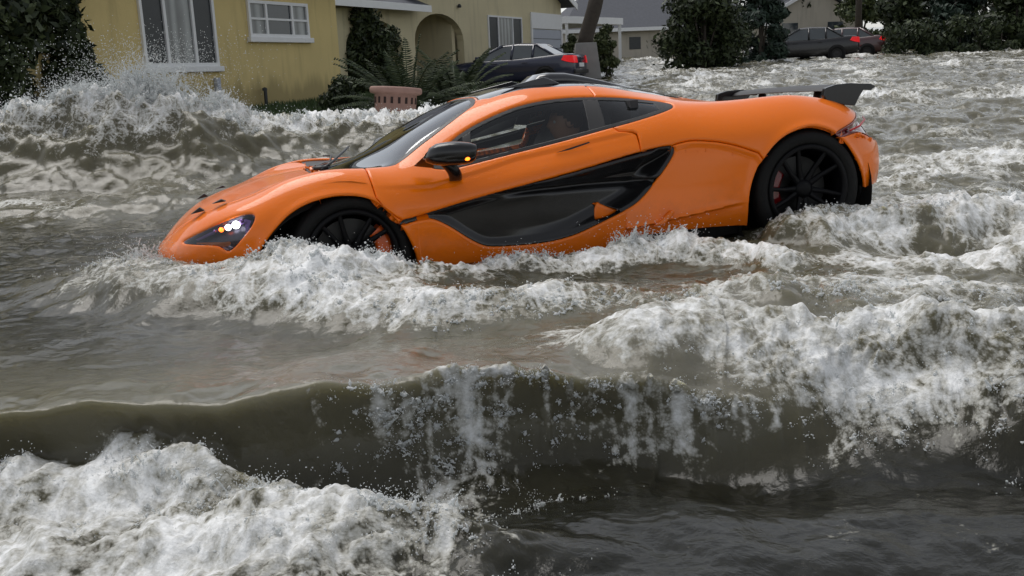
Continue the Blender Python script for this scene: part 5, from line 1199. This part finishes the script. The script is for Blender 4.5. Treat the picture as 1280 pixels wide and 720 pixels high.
def froth(rs, x0, x1, y0, y1, n, thresh, rmin, rmax, lift):
    """bubbly lumps riding on the foam-covered water"""
    X = rs.uniform(x0, x1, n); Y = rs.uniform(y0, y1, n); x, y, z, f = surf(X, Y); k = f+.35*perlin(X*6, Y*6, 301)+.25*perlin(X*17, Y*17, 302) > thresh
    m = k.sum(); b = np.clip(.5+.9*perlin(X[k]*8, Y[k]*8, 303), 0, 1.3); r = rmin+(rmax-rmin)*rs.uniform(0, 1, m)**2.5
    return np.stack([x[k], y[k], z[k]+lift*b*rs.uniform(-.1, 1, m)], 1), r
def spray(name, label, parts, voxel):
    P = np.concatenate([p for p, _ in parts]); Rr = np.concatenate([r for _, r in parts]); keep = Rr > voxel*.62
    return blob_mesh(name, P, Rr[keep] if False else np.maximum(Rr, voxel*.8), voxel, label)
rs = np.random.RandomState(12)
W = {w[0]: w[1] for w in WAVES}
def ln(name, k=1.): return [(a[0], a[1], min(1.2, a[3])*k) for a in W[name]]

V1 = .0030
spray('roller_spray', 'white spray and drops of the nearest breaker at the lower left', [
    throw(rs, ln('roll'), 330, .07, .10, .0065, 4, 1.6, .05, 1), throw(rs, [(x, y-.17, k) for x, y, k in ln('roll')], 240, .035, .6, .006, 4, 1., .09, 2)], V1)
spray('breaker_spray', 'white spray and drops of the breaker at the lower right', [
    throw(rs, [(x, y-.32, k) for x, y, k in ln('break')[1:-1]], 420, .04, .8, .0062, 4, 1.4, .09, 3), throw(rs, ln('break')[1:-1], 160, .05, .2, .0065, 4, 1.2, .10, 4)], .0030)
spray('lip_spray', 'lacy water falling from the lip of the front wave', [
    throw(rs, [(x, y-.03, k) for x, y, k in ln('lip')[4:]], 170, .03, .9, .0055, 5, 1.2, .03, 5),
    throw(rs, [(-.50,2.60,.5), (-.3,2.63,.9), (-.12,2.66,1.), (.08,2.70,1.), (.2,2.76,.4)], 110, .05, 1.4, .006, 6, 2., .06, 15, 5), throw(rs, [(-.5,2.40,.4), (-.30,2.40,.8), (-.12,2.34,1.), (.05,2.38,.8)], 90, .03, .8, .006, 6, 2., .08, 16, 4)], V1)
spray('wake_spray', 'white spray of the low wave between the front wave and the car', [
    throw(rs, [(x, y-.14, k) for x, y, k in ln('mid')], 230, .045, .5, .011, 3, 1.2, .07, 6), throw(rs, ln('mid'), 90, .05, .2, .011, 3, 1., .08, 7)], .0048)
spray('car_splash', 'splashes leaping along the flank and wheels of the orange car', [
    throw(rs, ln('wheel'), 110, .08, .3, .012, 3, 1.3, .06, 8), throw(rs, ln('bow'), 80, .07, .2, .010, 3, 1.5, .07, 9), throw(rs, [cw(1.0,.1,.4), cw(1.08,.35,1.), cw(1.02,.6,.9), cw(.9,.8,.4)], 70, .12, .1, .009, 4, 2., .06, 19), throw(rs, ln('rear')[1:6], 130, .06, .3, .012, 3, 1.2, .06, 10),
    throw(rs, [cw(-.62,1.0,.5), cw(-.75,1.02,1.), cw(-1.05,1.02,1.), cw(-1.2,1.02,.5)], 90, .11, .1, .010, 4, 1.6, .05, 11), throw(rs, [cw(-1.40,1.03,.7), cw(-1.62,1.04,1.2), cw(-1.82,1.06,.9)], 80, .20, .15, .011, 5, 1.8, .05, 12, 4)], .0048)
sw = ln('swell')
spray('swell_spray', 'tall white spray bursting from the big wave before the yellow house', [
    throw(rs, sw, 420, .14, .15, .026, 1.4, 1.8, .20, 13), throw(rs, [(-6.6,11.4,.25), (-5.2,11.7,.7), (-4.5,11.8,1.2), (-3.9,12.,1.2), (-3.3,12.4,.5), (-2.8,12.8,.2)], 330, .40, .1, .024, 1.4, 7., .22, 14, 3)], .010)
